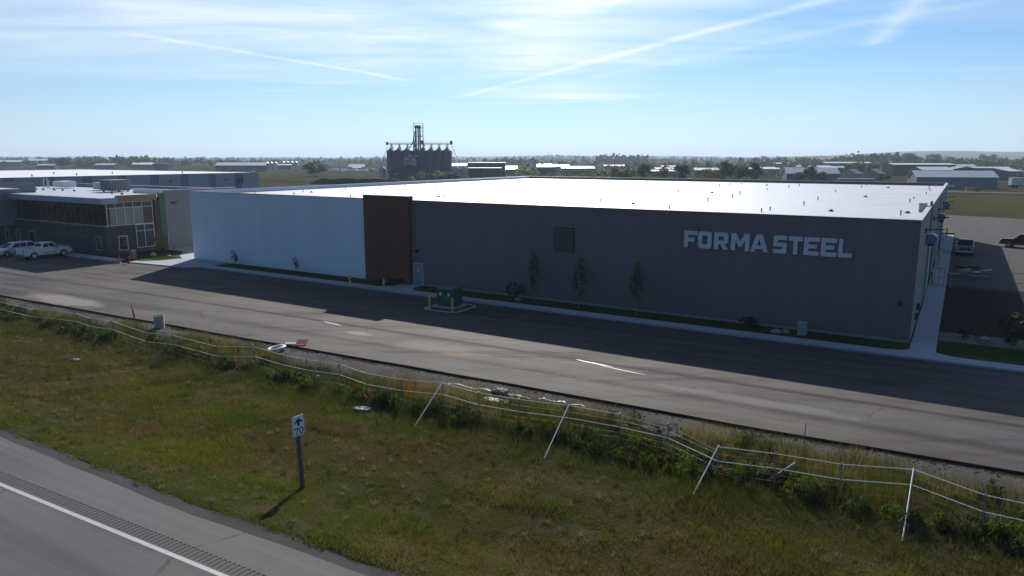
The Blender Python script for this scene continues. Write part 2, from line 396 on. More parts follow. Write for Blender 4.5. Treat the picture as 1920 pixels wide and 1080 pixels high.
def car_paint(name, col, metal=0.0):
    m, t, b = new_mat(name)
    v = t.n('ShaderNodeTexCoord').outputs['Object']
    n = t.noise(v, 1.6, 4)
    s = t.n('ShaderNodeSeparateXYZ', {0: v})
    c = t.mix(t.math('MULTIPLY', t.ramp(t.math('ADD', s.outputs[2], t.math('MULTIPLY', n, 0.5)), 0.95, 0.45), 0.45), col, (0.12, 0.10, 0.08))
    t.t.links.new(c, b.inputs['Base Color'])
    b.inputs['Roughness'].default_value = 0.32
    b.inputs['Metallic'].default_value = metal
    b.inputs['Coat Weight'].default_value = 0.5 if col[0] > 0.3 else 0.1
    b.inputs['Specular IOR Level'].default_value = 0.5 if col[0] > 0.3 else 0.2
    b.inputs['Coat Roughness'].default_value = 0.08
    return m
MAT['paint_white'] = car_paint('white_car_paint', (0.72, 0.73, 0.74))
MAT['paint_silver'] = car_paint('silver_car_paint', (0.050, 0.050, 0.054), 0.2)
MAT['paint_black'] = car_paint('black_car_paint', (0.012, 0.012, 0.014))
MAT['lamp_clear'] = glassy('headlamp_lens', (0.42, 0.42, 0.42), 0.1, 0.8)
MAT['lamp_red'] = glassy('tail_lamp_lens', (0.28, 0.015, 0.012), 0.12, 0.8)

# building colours
MAT['off_dark'] = M('charcoal_brick', (0.050, 0.050, 0.056), 0.8, 0.15, 2.5, bump=0.2, world=True)
MAT['off_band'] = M('blue_grey_fascia', (0.30, 0.33, 0.38), 0.4, 0.06, 2, world=True)
MAT['off_wood'] = M('wood_look_band', (0.30, 0.155, 0.075), 0.6, 0.15, 2, world=True)
MAT['off_red'] = M('dark_red_cladding', (0.060, 0.016, 0.014), 0.6, 0.15, 2, world=True)
MAT['off_green'] = M('green_cladding', (0.030, 0.105, 0.045), 0.55, 0.12, 2, world=True)
MAT['off_grey'] = ribbed('office_grey_panel', (0.17, 0.175, 0.185), 1.1, 1, 0.55, 0.12, 0.06)
MAT['off_rib'] = ribbed('office_ribbed_sheet', (0.20, 0.205, 0.22), 0.35, 0, 0.45, 0.9, 0.06)
MAT['mullion'] = M('aluminium_mullion', (0.44, 0.43, 0.42), 0.4, 0.06, 3, metal=0.4)
MAT['mullion_brown'] = M('bronze_mullion', (0.15, 0.125, 0.10), 0.45, 0.1, 3, metal=0.4)
MAT['unit_green'] = M('roof_unit_enamel', (0.27, 0.28, 0.24), 0.5, 0.1, 3)
MAT['bw_light'] = M('pale_blue_panel', (0.30, 0.34, 0.39), 0.6, 0.05, 1, world=True)
MAT['bw_dark'] = M('slate_panel', (0.17, 0.20, 0.25), 0.6, 0.06, 1, world=True)
MAT['roof_pale'] = M('pale_metal_roof', (0.50, 0.52, 0.55), 0.45, 0.08, 0.3, world=True)
MAT['roof_white'] = M('white_metal_roof', (0.78, 0.78, 0.78), 0.4, 0.05, 0.3, world=True)
MAT['roof_dark'] = M('dark_metal_roof', (0.12, 0.12, 0.14), 0.5, 0.1, 0.3, world=True)
MAT['roof_orange'] = M('orange_roof', (0.42, 0.18, 0.09), 0.6, 0.1, 0.3, world=True)
for nm, c in dict(b_grey=(0.20, 0.205, 0.22), b_maroon=(0.105, 0.035, 0.038), b_brown=(0.10, 0.072, 0.06), b_blue=(0.17, 0.22, 0.28),
                  b_green=(0.035, 0.105, 0.09), b_cream=(0.42, 0.38, 0.31), b_slate=(0.13, 0.15, 0.18), b_white=(0.62, 0.62, 0.62), b_teal=(0.06, 0.11, 0.13)).items():
    MAT[nm] = M('shed_' + nm, c, 0.6, 0.10, 0.5, world=True, dirt=0.1)
MAT['bin'] = M('grain_bin_steel', (0.070, 0.090, 0.135), 0.5, 0.14, 1.2, metal=0.25, world=True)
MAT['bin_far'] = M('pale_bin_steel', (0.45, 0.47, 0.50), 0.45, 0.12, 1.2, metal=0.3, world=True)
MAT['leg'] = M('elevator_leg_steel', (0.06, 0.07, 0.085), 0.55, 0.12, 1.2, metal=0.2, world=True)
MAT['logo'] = M('pale_blue_sign', (0.30, 0.39, 0.46), 0.5, 0.05, 1, world=True)

def leaf(name, a, b_, trans=0.35):
    m, t, b = new_mat(name)
    oi = t.n('ShaderNodeObjectInfo').outputs['Random']
    v = t.n('ShaderNodeNewGeometry').outputs['Position']
    n = t.noise(v, 0.9, 3, 0.6)
    n2 = t.n('ShaderNodeNewGeometry').outputs['Random Per Island']
    f = t.math('ADD', t.math('MULTIPLY', n, 0.5), t.math('MULTIPLY', n2, 0.5))
    c = t.mix(t.ramp(f, 0.25, 0.75), a, b_)
    c = t.mix(t.math('MULTIPLY', oi, 0.30), c, tuple(x * y for x, y in zip(a, (1.35, 1.1, 0.8))))
    t.t.links.new(c, b.inputs['Base Color'])
    b.inputs['Roughness'].default_value = 0.6
    b.inputs['Specular IOR Level'].default_value = 0.25
    tr_ = t.n('ShaderNodeBsdfTranslucent', {'Color': t.mix(1.0, c, (1.5, 1.6, 0.7), 'MULTIPLY')})
    mx = t.n('ShaderNodeMixShader', {0: trans, 1: b.outputs[0], 2: tr_.outputs[0]})
    t.t.links.new(mx.outputs[0], m.node_tree.nodes['Material Output'].inputs[0])
    return m
MAT['leaf_mid'] = leaf('leaf_mid', (0.035, 0.052, 0.015), (0.075, 0.095, 0.028))
MAT['leaf_dark'] = leaf('leaf_dark', (0.018, 0.030, 0.013), (0.045, 0.060, 0.022))
MAT['leaf_brown'] = leaf('leaf_brownish', (0.050, 0.040, 0.018), (0.085, 0.070, 0.030))
MAT['leaf_yellow'] = leaf('leaf_yellow', (0.10, 0.105, 0.022), (0.19, 0.18, 0.045))
MAT['leaf_bright'] = leaf('leaf_bright', (0.055, 0.085, 0.018), (0.11, 0.145, 0.034))
MAT['bark'] = M('bark', (0.085, 0.068, 0.052), 0.9, 0.3, 4, bump=0.5)
MAT['trunk_wrap'] = M('pale_trunk_wrap', (0.20, 0.18, 0.16), 0.8, 0.1, 4)

def attr_leaf(name, trans=0.35, rough=0.7):
    m, t, b = new_mat(name)
    a = t.n('ShaderNodeAttribute', attribute_name='tint').outputs['Color']
    t.t.links.new(a, b.inputs['Base Color'])
    b.inputs['Roughness'].default_value = rough
    b.inputs['Specular IOR Level'].default_value = 0.2
    tr_ = t.n('ShaderNodeBsdfTranslucent', {'Color': t.mix(1.0, a, (1.4, 1.4, 0.8), 'MULTIPLY')})
    mx = t.n('ShaderNodeMixShader', {0: trans, 1: b.outputs[0], 2: tr_.outputs[0]})
    t.t.links.new(mx.outputs[0], m.node_tree.nodes['Material Output'].inputs[0])
    return m
MAT['blade'] = attr_leaf('grass_blade')
MAT['weed'] = attr_leaf('weed_leaf', 0.3)
MAT['pebble'] = M('pebble', (0.085, 0.08, 0.078), 0.9, 0.4, 0.9, world=True)

# ------------------------------------------------------------------ mesh builder
class MB:
    def __init__(self):
        self.v = []; self.f = []
    def add(self, vs_, fs_):
        o = len(self.v)
        self.v += [tuple(p) for p in vs_]
        self.f += [tuple(i + o for i in q) for q in fs_]
        return self
    def box(self, x0, x1, y0, y1, z0, z1):
        return self.add([(x0, y0, z0), (x1, y0, z0), (x1, y1, z0), (x0, y1, z0), (x0, y0, z1), (x1, y0, z1), (x1, y1, z1), (x0, y1, z1)],
                        [(0, 3, 2, 1), (4, 5, 6, 7), (0, 1, 5, 4), (1, 2, 6, 5), (2, 3, 7, 6), (3, 0, 4, 7)])
    def frustum(self, b, t, z0, z1):
        """b and t: (x0, x1, y0, y1) rectangles"""
        return self.add([(b[0], b[2], z0), (b[1], b[2], z0), (b[1], b[3], z0), (b[0], b[3], z0), (t[0], t[2], z1), (t[1], t[2], z1), (t[1], t[3], z1), (t[0], t[3], z1)],
                        [(0, 3, 2, 1), (4, 5, 6, 7), (0, 1, 5, 4), (1, 2, 6, 5), (2, 3, 7, 6), (3, 0, 4, 7)])
    def tube(self, p, q, r0, r1=None, n=8, cap=True):
        p = Vector(p); q = Vector(q); r1 = r0 if r1 is None else r1
        d = (q - p).normalized()
        a = d.orthogonal().normalized(); b = d.cross(a)
        vs_ = []
        for c, r in ((p, r0), (q, r1)):
            for i in range(n):
                t = 2 * math.pi * i / n
                vs_.append(c + (a * math.cos(t) + b * math.sin(t)) * r)
        fs_ = [(i, (i + 1) % n, n + (i + 1) % n, n + i) for i in range(n)]
        if cap:
            fs_ += [tuple(reversed(range(n))), tuple(range(n, 2 * n))]
        return self.add(vs_, fs_)
    def lathe(self, prof, n=16, c=(0, 0), a0=0.0):
        """prof: (radius, z) from bottom to top"""
        vs_ = []
        for r, z in prof:
            for i in range(n):
                t = a0 + 2 * math.pi * i / n
                vs_.append((c[0] + r * math.cos(t), c[1] + r * math.sin(t), z))
        fs_ = []
        for k in range(len(prof) - 1):
            for i in range(n):
                j = (i + 1) % n
                fs_.append((k * n + i, k * n + j, (k + 1) * n + j, (k + 1) * n + i))
        fs_ += [tuple(reversed(range(n))), tuple((len(prof) - 1) * n + i for i in range(n))]
        return self.add(vs_, fs_)
    def prism(self, poly, a0, a1, plane='xy', holes=()):
        """extrude a 2-D polygon (with holes); plane xy -> along z, xz -> along y, yz -> along x"""
        def P(u, v, a):
            return (u, v, a) if plane == 'xy' else ((u, a, v) if plane == 'xz' else (a, u, v))
        loops = [list(poly)] + [list(h) for h in holes]
        flat = [p for l in loops for p in l]
        n = len(flat)
        tris = tessellate_polygon([[Vector((p[0], p[1], 0)) for p in l] for l in loops])
        vs_ = [P(p[0], p[1], a0) for p in flat] + [P(p[0], p[1], a1) for p in flat]
        fs_ = [tuple(t) for t in tris] + [tuple(i + n for i in reversed(t)) for t in tris]
        o = 0
        for l in loops:
            k = len(l)
            for i in range(k):
                j = (i + 1) % k
                fs_.append((o + i, o + j, o + j + n, o + i + n))
            o += k
        return self.add(vs_, fs_)
    def gable(self, x0, x1, y0, y1, ze, zr, over=0.4, th=0.15):
        """two roof slopes, ridge along x"""
        ym = (y0 + y1) / 2
        for s, ya in ((-1, y0 - over), (1, y1 + over)):
            dz = (zr - ze) / (ym - y0) * over
            a = [(x0 - over, ya, ze - dz), (x1 + over, ya, ze - dz), (x1 + over, ym, zr), (x0 - over, ym, zr)]
            self.add(a + [(p[0], p[1], p[2] + th) for p in a], [(0, 3, 2, 1), (4, 5, 6, 7), (0, 1, 5, 4), (1, 2, 6, 5), (2, 3, 7, 6), (3, 0, 4, 7)])
        return self
    def mesh(self, name, mat, smooth=False):
        me = bpy.data.meshes.new(name)
        me.from_pydata(self.v, [], self.f)
        bm = bmesh.new(); bm.from_mesh(me)
        bmesh.ops.recalc_face_normals(bm, faces=bm.faces)
        bm.to_mesh(me); bm.free()
        if mat:
            me.materials.append(MAT[mat] if isinstance(mat, str) else mat)
        if smooth:
            me.polygons.foreach_set('use_smooth', [True] * len(me.polygons))
            me.set_sharp_from_angle(angle=R(40))
        return me
    def build(self, name, mat, parent=None, smooth=False, bevel=0.0):
        o = bpy.data.objects.new(name, self.mesh(name, mat, smooth))
        COL.objects.link(o)
        o.parent = parent
        if bevel:
            md = o.modifiers.new('bevel', 'BEVEL')
            md.width = bevel; md.segments = 2; md.limit_method = 'ANGLE'
        return o

def tag(o, label=None, cat=None, group=None, kind=None):
    if label: o['label'] = label
    if cat: o['category'] = cat
    if group: o['group'] = group
    if kind: o['kind'] = kind
    return o
def empty(name, loc=(0, 0, 0), rz=0.0, label=None, cat=None, group=None):
    o = bpy.data.objects.new(name, None)
    COL.objects.link(o)
    o.location = loc; o.rotation_euler = (0, 0, rz)
    o.empty_display_size = 0.3
    return tag(o, label, cat, group)
def struct(o):
    o['kind'] = 'structure'
    return o
def copy_tree(o, parent=None):
    c = o.copy()
    COL.objects.link(c)
    c.parent = parent
    for ch in list(o.children):
        copy_tree(ch, c)
    return c
def linked(name, mesh, parent=None, loc=(0, 0, 0), rz=0.0, scale=(1, 1, 1)):
    o = bpy.data.objects.new(name, mesh)
    COL.objects.link(o)
    o.parent = parent; o.location = loc; o.rotation_euler = (0, 0, rz); o.scale = scale
    return o

# value noise for shaping terrain and plants
_lat = RNG.random((64, 64))
def vnoise(x, y, s):
    x = np.asarray(x, float) * s; y = np.asarray(y, float) * s
    xi = np.floor(x).astype(int); yi = np.floor(y).astype(int)
    fx = x - xi; fy = y - yi
    fx = fx * fx * (3 - 2 * fx); fy = fy * fy * (3 - 2 * fy)
    g = lambda a, b: _lat[a % 64, b % 64]
    return (g(xi, yi) * (1 - fx) + g(xi + 1, yi) * fx) * (1 - fy) + (g(xi, yi + 1) * (1 - fx) + g(xi + 1, yi + 1) * fx) * fy
def fbm(x, y, s, o=4):
    t = 0; a = 0.5; n = 0
    for k in range(o):
        t = t + a * vnoise(np.asarray(x) + 17.3 * k, np.asarray(y) - 9.1 * k, s * 2 ** k); n += a; a *= 0.5
    return t / n
def hw_edge(x):                     # far edge of the highway's asphalt
    return np.interp(x, [-150, -33.5, -21.1, -13, 0, 60], [12.3, 13.0, 13.08, 13.6, 14.2, 17.0])
def zt(x, y):                       # height of the grass verge
    x = np.asarray(x, float); y = np.asarray(y, float)
    a = hw_edge(x) + 0.1
    e = np.clip((19.2 - y) / (19.2 - a), 0, 1)
    e = e * e * (3 - 2 * e)
    und = (fbm(x, y, 0.35) - 0.5) * 0.22 * np.clip((y - a - 0.3) / 2, 0, 1) * np.clip((30.0 - y) / 2, 0, 1)
    return -0.12 + 1.0 * e + und
def gs_edge(x):                     # where weeds give way to the gravel shoulder
    x = np.asarray(x, float)
    return np.interp(x, [-140, -68, -48, -30, -18, -6, 60], [26.0, 27.9, 29.3, 30.1, 30.9, 31.6, 33.4]) + (fbm(x, x * 0 + 3, 0.3) - 0.5) * 1.8
def road_edge(x):                   # near edge of the service road
    return np.interp(x, [-170, -74.3, -40.7, -20.5, -6.6, 3.2, 60], [26.5, 30.4, 31.9, 32.9, 33.3, 34.0, 37.0])

# ------------------------------------------------------------------ ground and roads
def sheet(name, poly, z, mat, parent=None):
    mb = MB(); mb.add([(x, y, z) for x, y in poly], [tuple(range(len(poly)))])
    return mb.build(name, mat, parent)
def grid(name, xs, ys, zf, mat, yf=None):
    X_, Y_ = np.meshgrid(xs, ys)
    if yf is not None:
        Y_ = yf(X_, Y_)
    Z_ = zf(X_, Y_)
    n, m = len(xs), len(ys)
    v = np.stack([X_, Y_, Z_], -1).reshape(-1, 3)
    i = (np.arange(m - 1)[:, None] * n + np.arange(n - 1)[None]).ravel()
    f = np.stack([i, i + 1, i + n + 1, i + n], 1)
    me = bpy.data.meshes.new(name)
    me.from_pydata(v.tolist(), [], f.tolist())
    me.materials.append(MAT[mat])
    me.polygons.foreach_set('use_smooth', [True] * len(me.polygons))
    o = bpy.data.objects.new(name, me); COL.objects.link(o)
    return o
struct(sheet('ground', [(-9000, -9000), (9000, -9000), (9000, 9000), (-9000, 9000)], -0.30, 'prairie'))
struct(grid('grass_verge', np.arange(-140, 60.1, 0.6), np.arange(12.0, 34.6, 0.3), lambda x, y: zt(x, y) - 0.16 * np.clip((hw_edge(x) + 0.75 - y) / 0.4, 0, 1), 'verge'))

# gravel shoulder between the fence and the service road
def gs_y(X_, Y_):
    a = np.minimum(gs_edge(X_), road_edge(X_) - 0.3) - 0.3
    return a + (road_edge(X_) - 0.0 - a) * Y_
gs = grid('gravel_shoulder', np.arange(-140, 60.1, 0.45), np.linspace(0, 1, 14),
          lambda x, y: zt(x, y) + 0.035 + 0.06 * (fbm(x, y, 0.9) - 0.5) - 0.05 * np.clip((1.0 - (road_edge(x) - y)), 0, 1), 'gravel', gs_y)
struct(gs)

# highway
LX = lambda x: 10.87 + 0.046 * (x + 28.45)                # centre of the white edge line
HX0, HX1, HZ = -150.0, 60.0, 0.90
hw = struct(sheet('highway', [(HX0, -14), (HX1, -14), (HX1, LX(HX1) + 0.13), (HX0, LX(HX0) + 0.13)], HZ, 'highway'))
xs = np.linspace(HX0, HX1, 220)
far = [(float(x), float(hw_edge(x) + (vnoise(x, 1, 1.3) - 0.5) * 0.10)) for x in xs]
sheet('shoulder_lane', [(HX0, LX(HX0) + 0.60), (HX1, LX(HX1) + 0.60)] + far[::-1], HZ, 'highway', hw)
mb = MB()
pitch, gw = 0.20, 0.1
x = -75.0
mb.add([(HX0, LX(HX0) + 0.13, HZ), (x, LX(x) + 0.13, HZ), (x, LX(x) + 0.60, HZ), (HX0, LX(HX0) + 0.60, HZ)], [(0, 1, 2, 3)])
while x < 12:
    prof = [(0, 0), (0.05, 0), (0.075, -0.015), (0.10, -0.018), (0.125, -0.015), (0.15, 0), (pitch, 0)]
    for (a, za), (b, zb) in zip(prof[:-1], prof[1:]):
        xa, xb = x + a, x + b
        mb.add([(xa, LX(xa) + 0.13, HZ + za), (xb, LX(xb) + 0.13, HZ + zb), (xb, LX(xb) + 0.60, HZ + zb), (xa, LX(xa) + 0.60, HZ + za)], [(0, 1, 2, 3)])
    x += pitch
mb.add([(x, LX(x) + 0.13, HZ), (HX1, LX(HX1) + 0.13, HZ), (HX1, LX(HX1) + 0.60, HZ), (x, LX(x) + 0.60, HZ)], [(0, 1, 2, 3)])
tag(mb.build('rumble_strip', 'rumble', hw), kind='stuff')
sheet('edge_line', [(HX0, LX(HX0) - 0.075), (HX1, LX(HX1) - 0.075), (HX1, LX(HX1) + 0.075), (HX0, LX(HX0) + 0.075)], HZ + 0.004, 'white_paint', hw)
mb = MB()
far2 = [(float(x), float(hw_edge(x) + 0.62 + (fbm(x, 5.0, 1.1) - 0.5) * 0.5)) for x in xs]
mb.add([(p[0], p[1] - 0.02, HZ - 0.012) for p in far] + [(p[0], p[1], HZ - 0.07) for p in far2],
       [(i, i + 1, len(xs) + i + 1, len(xs) + i) for i in range(len(xs) - 1)])
struct(mb.build('highway_gravel_edge', 'hw_gravel'))

# service road: a lift of asphalt 12 cm above the gravel
near = [(float(x), float(road_edge(x) + (vnoise(x, 9, 0.5) - 0.5) * 0.12)) for x in np.linspace(-170, 60, 260)]
far_e = [(60, 50.4), (-73.2, 50.4), (-74.6, 49.15), (-77.0, 49.0), (-84.1, 48.2), (-86.5, 47.6), (-170, 47.6)]
road = struct(sheet('service_road', near + far_e, 0.0, 'road'))
mb = MB()
n = len(near)
mb.add([(p[0], p[1], 0.0) for p in near] + [(p[0], p[1] - 0.05, -0.24) for p in near], [(i, i + 1, n + i + 1, n + i) for i in range(n - 1)])
mb.build('asphalt_edge', 'asphalt_edge', road)
# painted stall lines beside the transformer, faint
for i, x in enumerate((-39.5, -36.9, -31.3, -28.6, -25.9, -23.2)):
    sheet('stall_line', [(x, 45.6), (x + 0.1, 45.6), (x + 0.1, 50.2), (x, 50.2)], 0.004, 'rumble', road)

# ------------------------------------------------------------------ pavements and lawns along the building
def slab_row(name, x0, x1, y0, y1, step, z, along='x', mat='slab'):
    root = struct(empty(name, (x0, y0, 0)))
    L = (x1 - x0) if along == 'x' else (y1 - y0)
    n = max(1, round(L / step)); d = L / n
    mb = MB()
    if along == 'x': mb.box(0, d - 0.012, 0, y1 - y0, -0.15, z)
    else: mb.box(0, x1 - x0, 0, d - 0.012, -0.15, z)
    me = mb.mesh('slab', mat)
    for i in range(n):
        linked('slab', me, root, (i * d, 0, 0) if along == 'x' else (0, i * d, 0))
    return root
slab_row('front_sidewalk', -73.2, 60, 50.4, 51.75, 3.0, 0.13)
slab_row('side_walkway', -2.0, -0.5, 52.6, 135.5, 1.5, 0.13, 'y')
# fillets where the side walkway meets the front sidewalk
mb = MB()
arc = [(-2.0 - 1.6 * (1 - math.sin(a)), 51.75 + 0.85 * (1 - math.cos(a))) for a in np.linspace(0, math.pi / 2, 9)]
arc2 = [(-0.5 + 2.0 * (1 - math.sin(a)), 51.75 + 0.85 * (1 - math.cos(a))) for a in np.linspace(0, math.pi / 2, 9)]
mb.prism([(p[0], p[1]) for p in arc] + [(-0.5, 52.6)] + [(p[0], p[1]) for p in reversed(arc2[:-1])], -0.15, 0.132)
struct(mb.build('sidewalk_junction', 'slab'))
def lawn(name, poly, z=0.10):
    mb = MB(); mb.prism(poly, -0.2, z)
    return struct(mb.build(name, 'lawn'))
lawn('lawn_strip', [(-73.0, 51.75), (-47.4, 51.75), (-46.6, 52.3), (-46.6, 53.0), (-50.5, 53.6), (-51.2, 54.2), (-72.5, 54.2)])
lawn('lawn_strip', [(-42.9, 51.75), (-3.7, 51.75), (-2.05, 52.5), (-2.05, 54.25), (-44.0, 54.25), (-44.0, 52.8)])
lawn('lawn_strip', [(1.6, 51.75), (60, 51.75), (60, 56.2), (-0.5, 56.2), (-0.5, 52.7)])
mb = MB(); mb.prism([(-47.3, 51.75), (-43.0, 51.75), (-44.05, 52.8), (-44.05, 54.2), (-46.3, 54.2), (-46.5, 52.4)], -0.2, 0.13)
struct(mb.build('door_walk', 'slab'))
# left plaza between the office and the building
mb = MB(); mb.prism([(-84.0, 48.3), (-77.0, 49.05), (-74.6, 49.2), (-73.2, 50.4), (-73.2, 54.2), (-79.9, 54.2), (-79.9, 60), (-84.6, 60), (-86.5, 57.2), (-85.2, 53.5)], -0.2, 0.12)
struct(mb.build('plaza_walk', 'slab'))
lawn('lawn_island', [(-83.6, 49.3), (-82.0, 51.0), (-81.4, 53.6), (-84.0, 54.9), (-85.3, 56.6), (-87.2, 56.0), (-88.2, 53.0), (-86.2, 50.2)], 0.14)
mb = MB(); mb.prism([(-91.8, 49.35), (-84.3, 48.75), (-85.0, 53.5), (-86.4, 57.6), (-91.8, 57.7)], -0.2, 0.09)
struct(mb.build('planting_bed', 'mulch'))
slab_row('office_sidewalk', -140, -86.3, 47.7, 49.3, 3.0, 0.13)
mb = MB(); mb.prism([(-140, 49.3), (-91.85, 49.3), (-91.85, 50.25), (-140, 50.25)], -0.2, 0.10)
struct(mb.build('planting_bed', 'mulch'))
mb = MB(); mb.prism([(-91.8, 57.75), (-84.7, 57.75), (-84.7, 75), (-91.8, 75)], -0.2, 0.125)
struct(mb.build('rear_walk', 'concrete'))
# right of the walkway: rock strip, dark bed, gravel yard, grass beyond
mb = MB(); mb.prism([(-0.45, 56.25), (60, 56.25), (60, 59.4), (-0.45, 59.4)], -0.2, 0.06)
struct(mb.build('rock_strip', 'rockbed'))
struct(sheet('soil_bed', [(-0.45, 59.4), (60, 59.4), (60, 82), (-0.45, 82)], 0.012, 'mulch'))
struct(sheet('gravel_yard', [(-0.45, 82), (150, 82), (150, 176), (40, 190), (12, 180), (-10, 186), (-120, 176), (-120, 140), (-0.45, 140)], 0.008, 'yard'))
struct(sheet('back_grass', [(-150, 176), (-10, 186), (12, 180), (40, 190), (150, 176), (200, 290), (-200, 290)], -0.10, 'field_green'))
struct(sheet('back_lane', [(-60, 306), (120, 306), (120, 316), (-60, 316)], -0.09, 'yard'))
struct(sheet('dirt_lot', [(-250, 160), (-100, 160), (-95, 250), (-170, 262), (-300, 250)], -0.2, 'dirt'))
struct(sheet('green_field', [(-640, 330), (-260, 262), (-230, 330), (-380, 470), (-640, 480)], -0.22, 'field_green'))
struct(sheet('side_yard', [(-172, 60), (-142, 60), (-142, 160), (-172, 160)], -0.15, 'dirt'))
struct(sheet('side_yard', [(-142, 72.5), (-80.2, 72.5), (-80.2, 160), (-142, 160)], -0.15, 'dirt'))

# distant hills and fields
def hills(name, az0, az1, d0, d1, hf, mat):
    az = np.linspace(az0, az1, 90); n = len(az)
    rows = [(d0, 0.0), (d0 + (d1 - d0) * 0.35, 0.45), (d0 + (d1 - d0) * 0.7, 0.85), (d1, 1.0)]
    v = []; f = []
    for d, k in rows:
        for a in az:
            t = R(a) + HEAD * -1
            h = hf(a) * k
            v.append((d * math.sin(R(a) - HEAD), d * math.cos(R(a) - HEAD), -0.35 + h))
    for j in range(len(rows) - 1):
        for i in range(n - 1):
            f.append((j * n + i, j * n + i + 1, (j + 1) * n + i + 1, (j + 1) * n + i))
    mb = MB(); mb.add(v, f)
    return struct(mb.build(name, mat, smooth=True))
hills('hills', 12, 55, 2300, 3600, lambda a: 24 * min(1, max(0, (a - 13) / 14)) * (0.8 + 0.25 * math.sin(a * 0.35)), 'field_tan')
hills('hills', 16, 55, 3700, 6000, lambda a: 66 * min(1, max(0, (a - 16) / 16)) * (0.85 + 0.15 * math.sin(a * 0.5)), 'prairie')
hills('fallow_field', 19, 55, 2000, 2290, lambda a: 5 * min(1, max(0, (a - 19) / 6)), 'field_red')
hills('hills', -50, 30, 5200, 8200, lambda a: 15 + 9 * math.sin(a * 0.13 + 1) + 4 * math.sin(a * 0.6), 'prairie')

# ------------------------------------------------------------------ main building
def part(root, mb, name, mat, parent=None, smooth=False, bevel=0.0):
    """a part given in world coordinates under an unrotated root"""
    o = root.location
    mb.v = [(a - o.x, b - o.y, c - o.z) for a, b, c in mb.v]
    return mb.build(name, mat, parent or root, smooth, bevel)
BX0, BX1, BY0, BY1, BZ, RZ = -80.0, -2.1, 54.3, 135.6, 8.35, 7.92
wh = empty('warehouse', (-41, 54.3, 0), 0, 'long low industrial building with grey, white and rust red front and flat white roof', 'building')
t = 0.3
fw_ = part(wh, MB().box(-45.3, BX1, BY0, BY0 + t, 0, BZ), 'grey_front_wall', 'wall_grey'); fw_['label'] = 'dark grey right part of the front wall carrying the letters'
ww = part(wh, MB().box(BX0, -51.15, BY0, BY0 + t, 0, BZ), 'white_front_wall', 'wall_white'); ww['label'] = 'smooth white left part of the front wall'
rp = part(wh, MB().box(-51.15, -45.3, BY0 - 0.35, BY0 + t, 0, 8.72), 'red_panel', 'wall_red'); rp['label'] = 'taller rust red panel between the white and grey walls'
part(wh, MB().box(BX0, BX0 + t, BY0 + t, BY1, 0, BZ), 'left_wall', 'wall_white_side')
part(wh, MB().box(BX0 + t, BX1 - t, BY1 - t, BY1, 0, BZ), 'back_wall', 'wall_grey')
part(wh, MB().box(BX1 - t, BX1, BY0 + t, 71.0, 0, BZ - 0.002), 'side_wall', 'wall_tan_side')
part(wh, MB().box(BX1 - t - 0.05, BX1 - 0.05, 71.0, BY1, 0, BZ - 0.01), 'side_wall', 'wall_grey_side')
rf = part(wh, MB().box(BX0 + t, BX1 - t, BY0 + t, BY1 - t, RZ - 0.3, RZ), 'roof', 'membrane')
# metal cap on the parapet
cap = MB()
cap.box(BX0 - 0.03, -51.17, BY0 - 0.04, BY0 + t + 0.03, BZ, BZ + 0.05)
cap.box(-45.28, BX1 + 0.03, BY0 - 0.04, BY0 + t + 0.03, BZ, BZ + 0.05)
cap.box(-51.2, -45.25, BY0 - 0.39, BY0 + t + 0.03, 8.72, 8.77)
part(wh, cap, 'parapet_cap', 'flashing')
part(wh, MB().box(BX0 - 0.03, BX0 + t + 0.03, BY0 + t + 0.03, BY1 + 0.03, BZ, BZ + 0.05).box(BX0 + t + 0.03, BX1 + 0.03, BY1 - t - 0.03, BY1 + 0.03, BZ, BZ + 0.05)
     .box(BX1 - t - 0.03, BX1 + 0.03, BY0 + t + 0.03, BY1 - t - 0.03, BZ, BZ + 0.05), 'parapet_cap', 'flash_light')
part(wh, MB().box(BX1 - 0.12, BX1 + 0.06, 70.6, 71.3, 0.2, BZ + 0.45), 'pilaster', 'grey')
part(wh, MB().box(BX1 - 0.9, BX1 - t - 0.04, 69.6, 71.2, RZ, BZ + 0.35), 'scupper_box', 'pale')
part(wh, MB().box(-51.15, -45.3, BY0 + t, BY0 + t + 0.1, RZ, 8.70), 'panel_back', 'flashing', rp)
# base flashing and concrete plinth
part(wh, MB().box(-45.28, BX1 + 0.02, BY0 - 0.03, BY0 - 0.001, 0, 0.28), 'plinth', 'grey')
# roof furniture
vent_me = MB().lathe([(0.05, 0), (0.05, 0.26), (0.085, 0.27), (0.085, 0.33), (0.03, 0.35)], 10).mesh('roof_vent', 'galv_dull', True)
drain_me = MB().lathe([(0.26, 0), (0.26, 0.04), (0.16, 0.06), (0.16, 0.14), (0.08, 0.18)], 12).mesh('roof_drain', 'black', True)
VX = [-3.7, -13.4, -22.6, -32.0, -41.0, -50.2, -58.6, -68.4, -75.5]
VY = [61.5, 66.3, 74.8, 84.0, 91.0, 105.0, 114.0, 121.5, 129.5]
o = wh.location
for i, vx in enumerate(VX):
    for j, vy in enumerate(VY):
        if (i * 7 + j * 5) % 9 < 2: continue
        a = vx + random.uniform(-0.9, 0.9); b = vy + random.uniform(-1.6, 1.6)
        linked('roof_vent', vent_me, rf, (a - o.x, b - o.y, RZ), 0, (1, 1, random.uniform(0.8, 1.3)))
for vx in (-9.3, -27.2, -51.8, -72.5):
    for vy in (66.8, 93.0, 122.0):
        linked('roof_drain', drain_me, rf, (vx - o.x + random.uniform(-.4, .4), vy - o.y, RZ))
linked('roof_drain', drain_me, rf, (-3.7 - o.x, 67.9 - o.y, RZ))
part(wh, MB().box(-39.2, -37.4, 58.8, 59.6, RZ, RZ + 0.22), 'roof_walk_pad', 'red_plastic', rf)
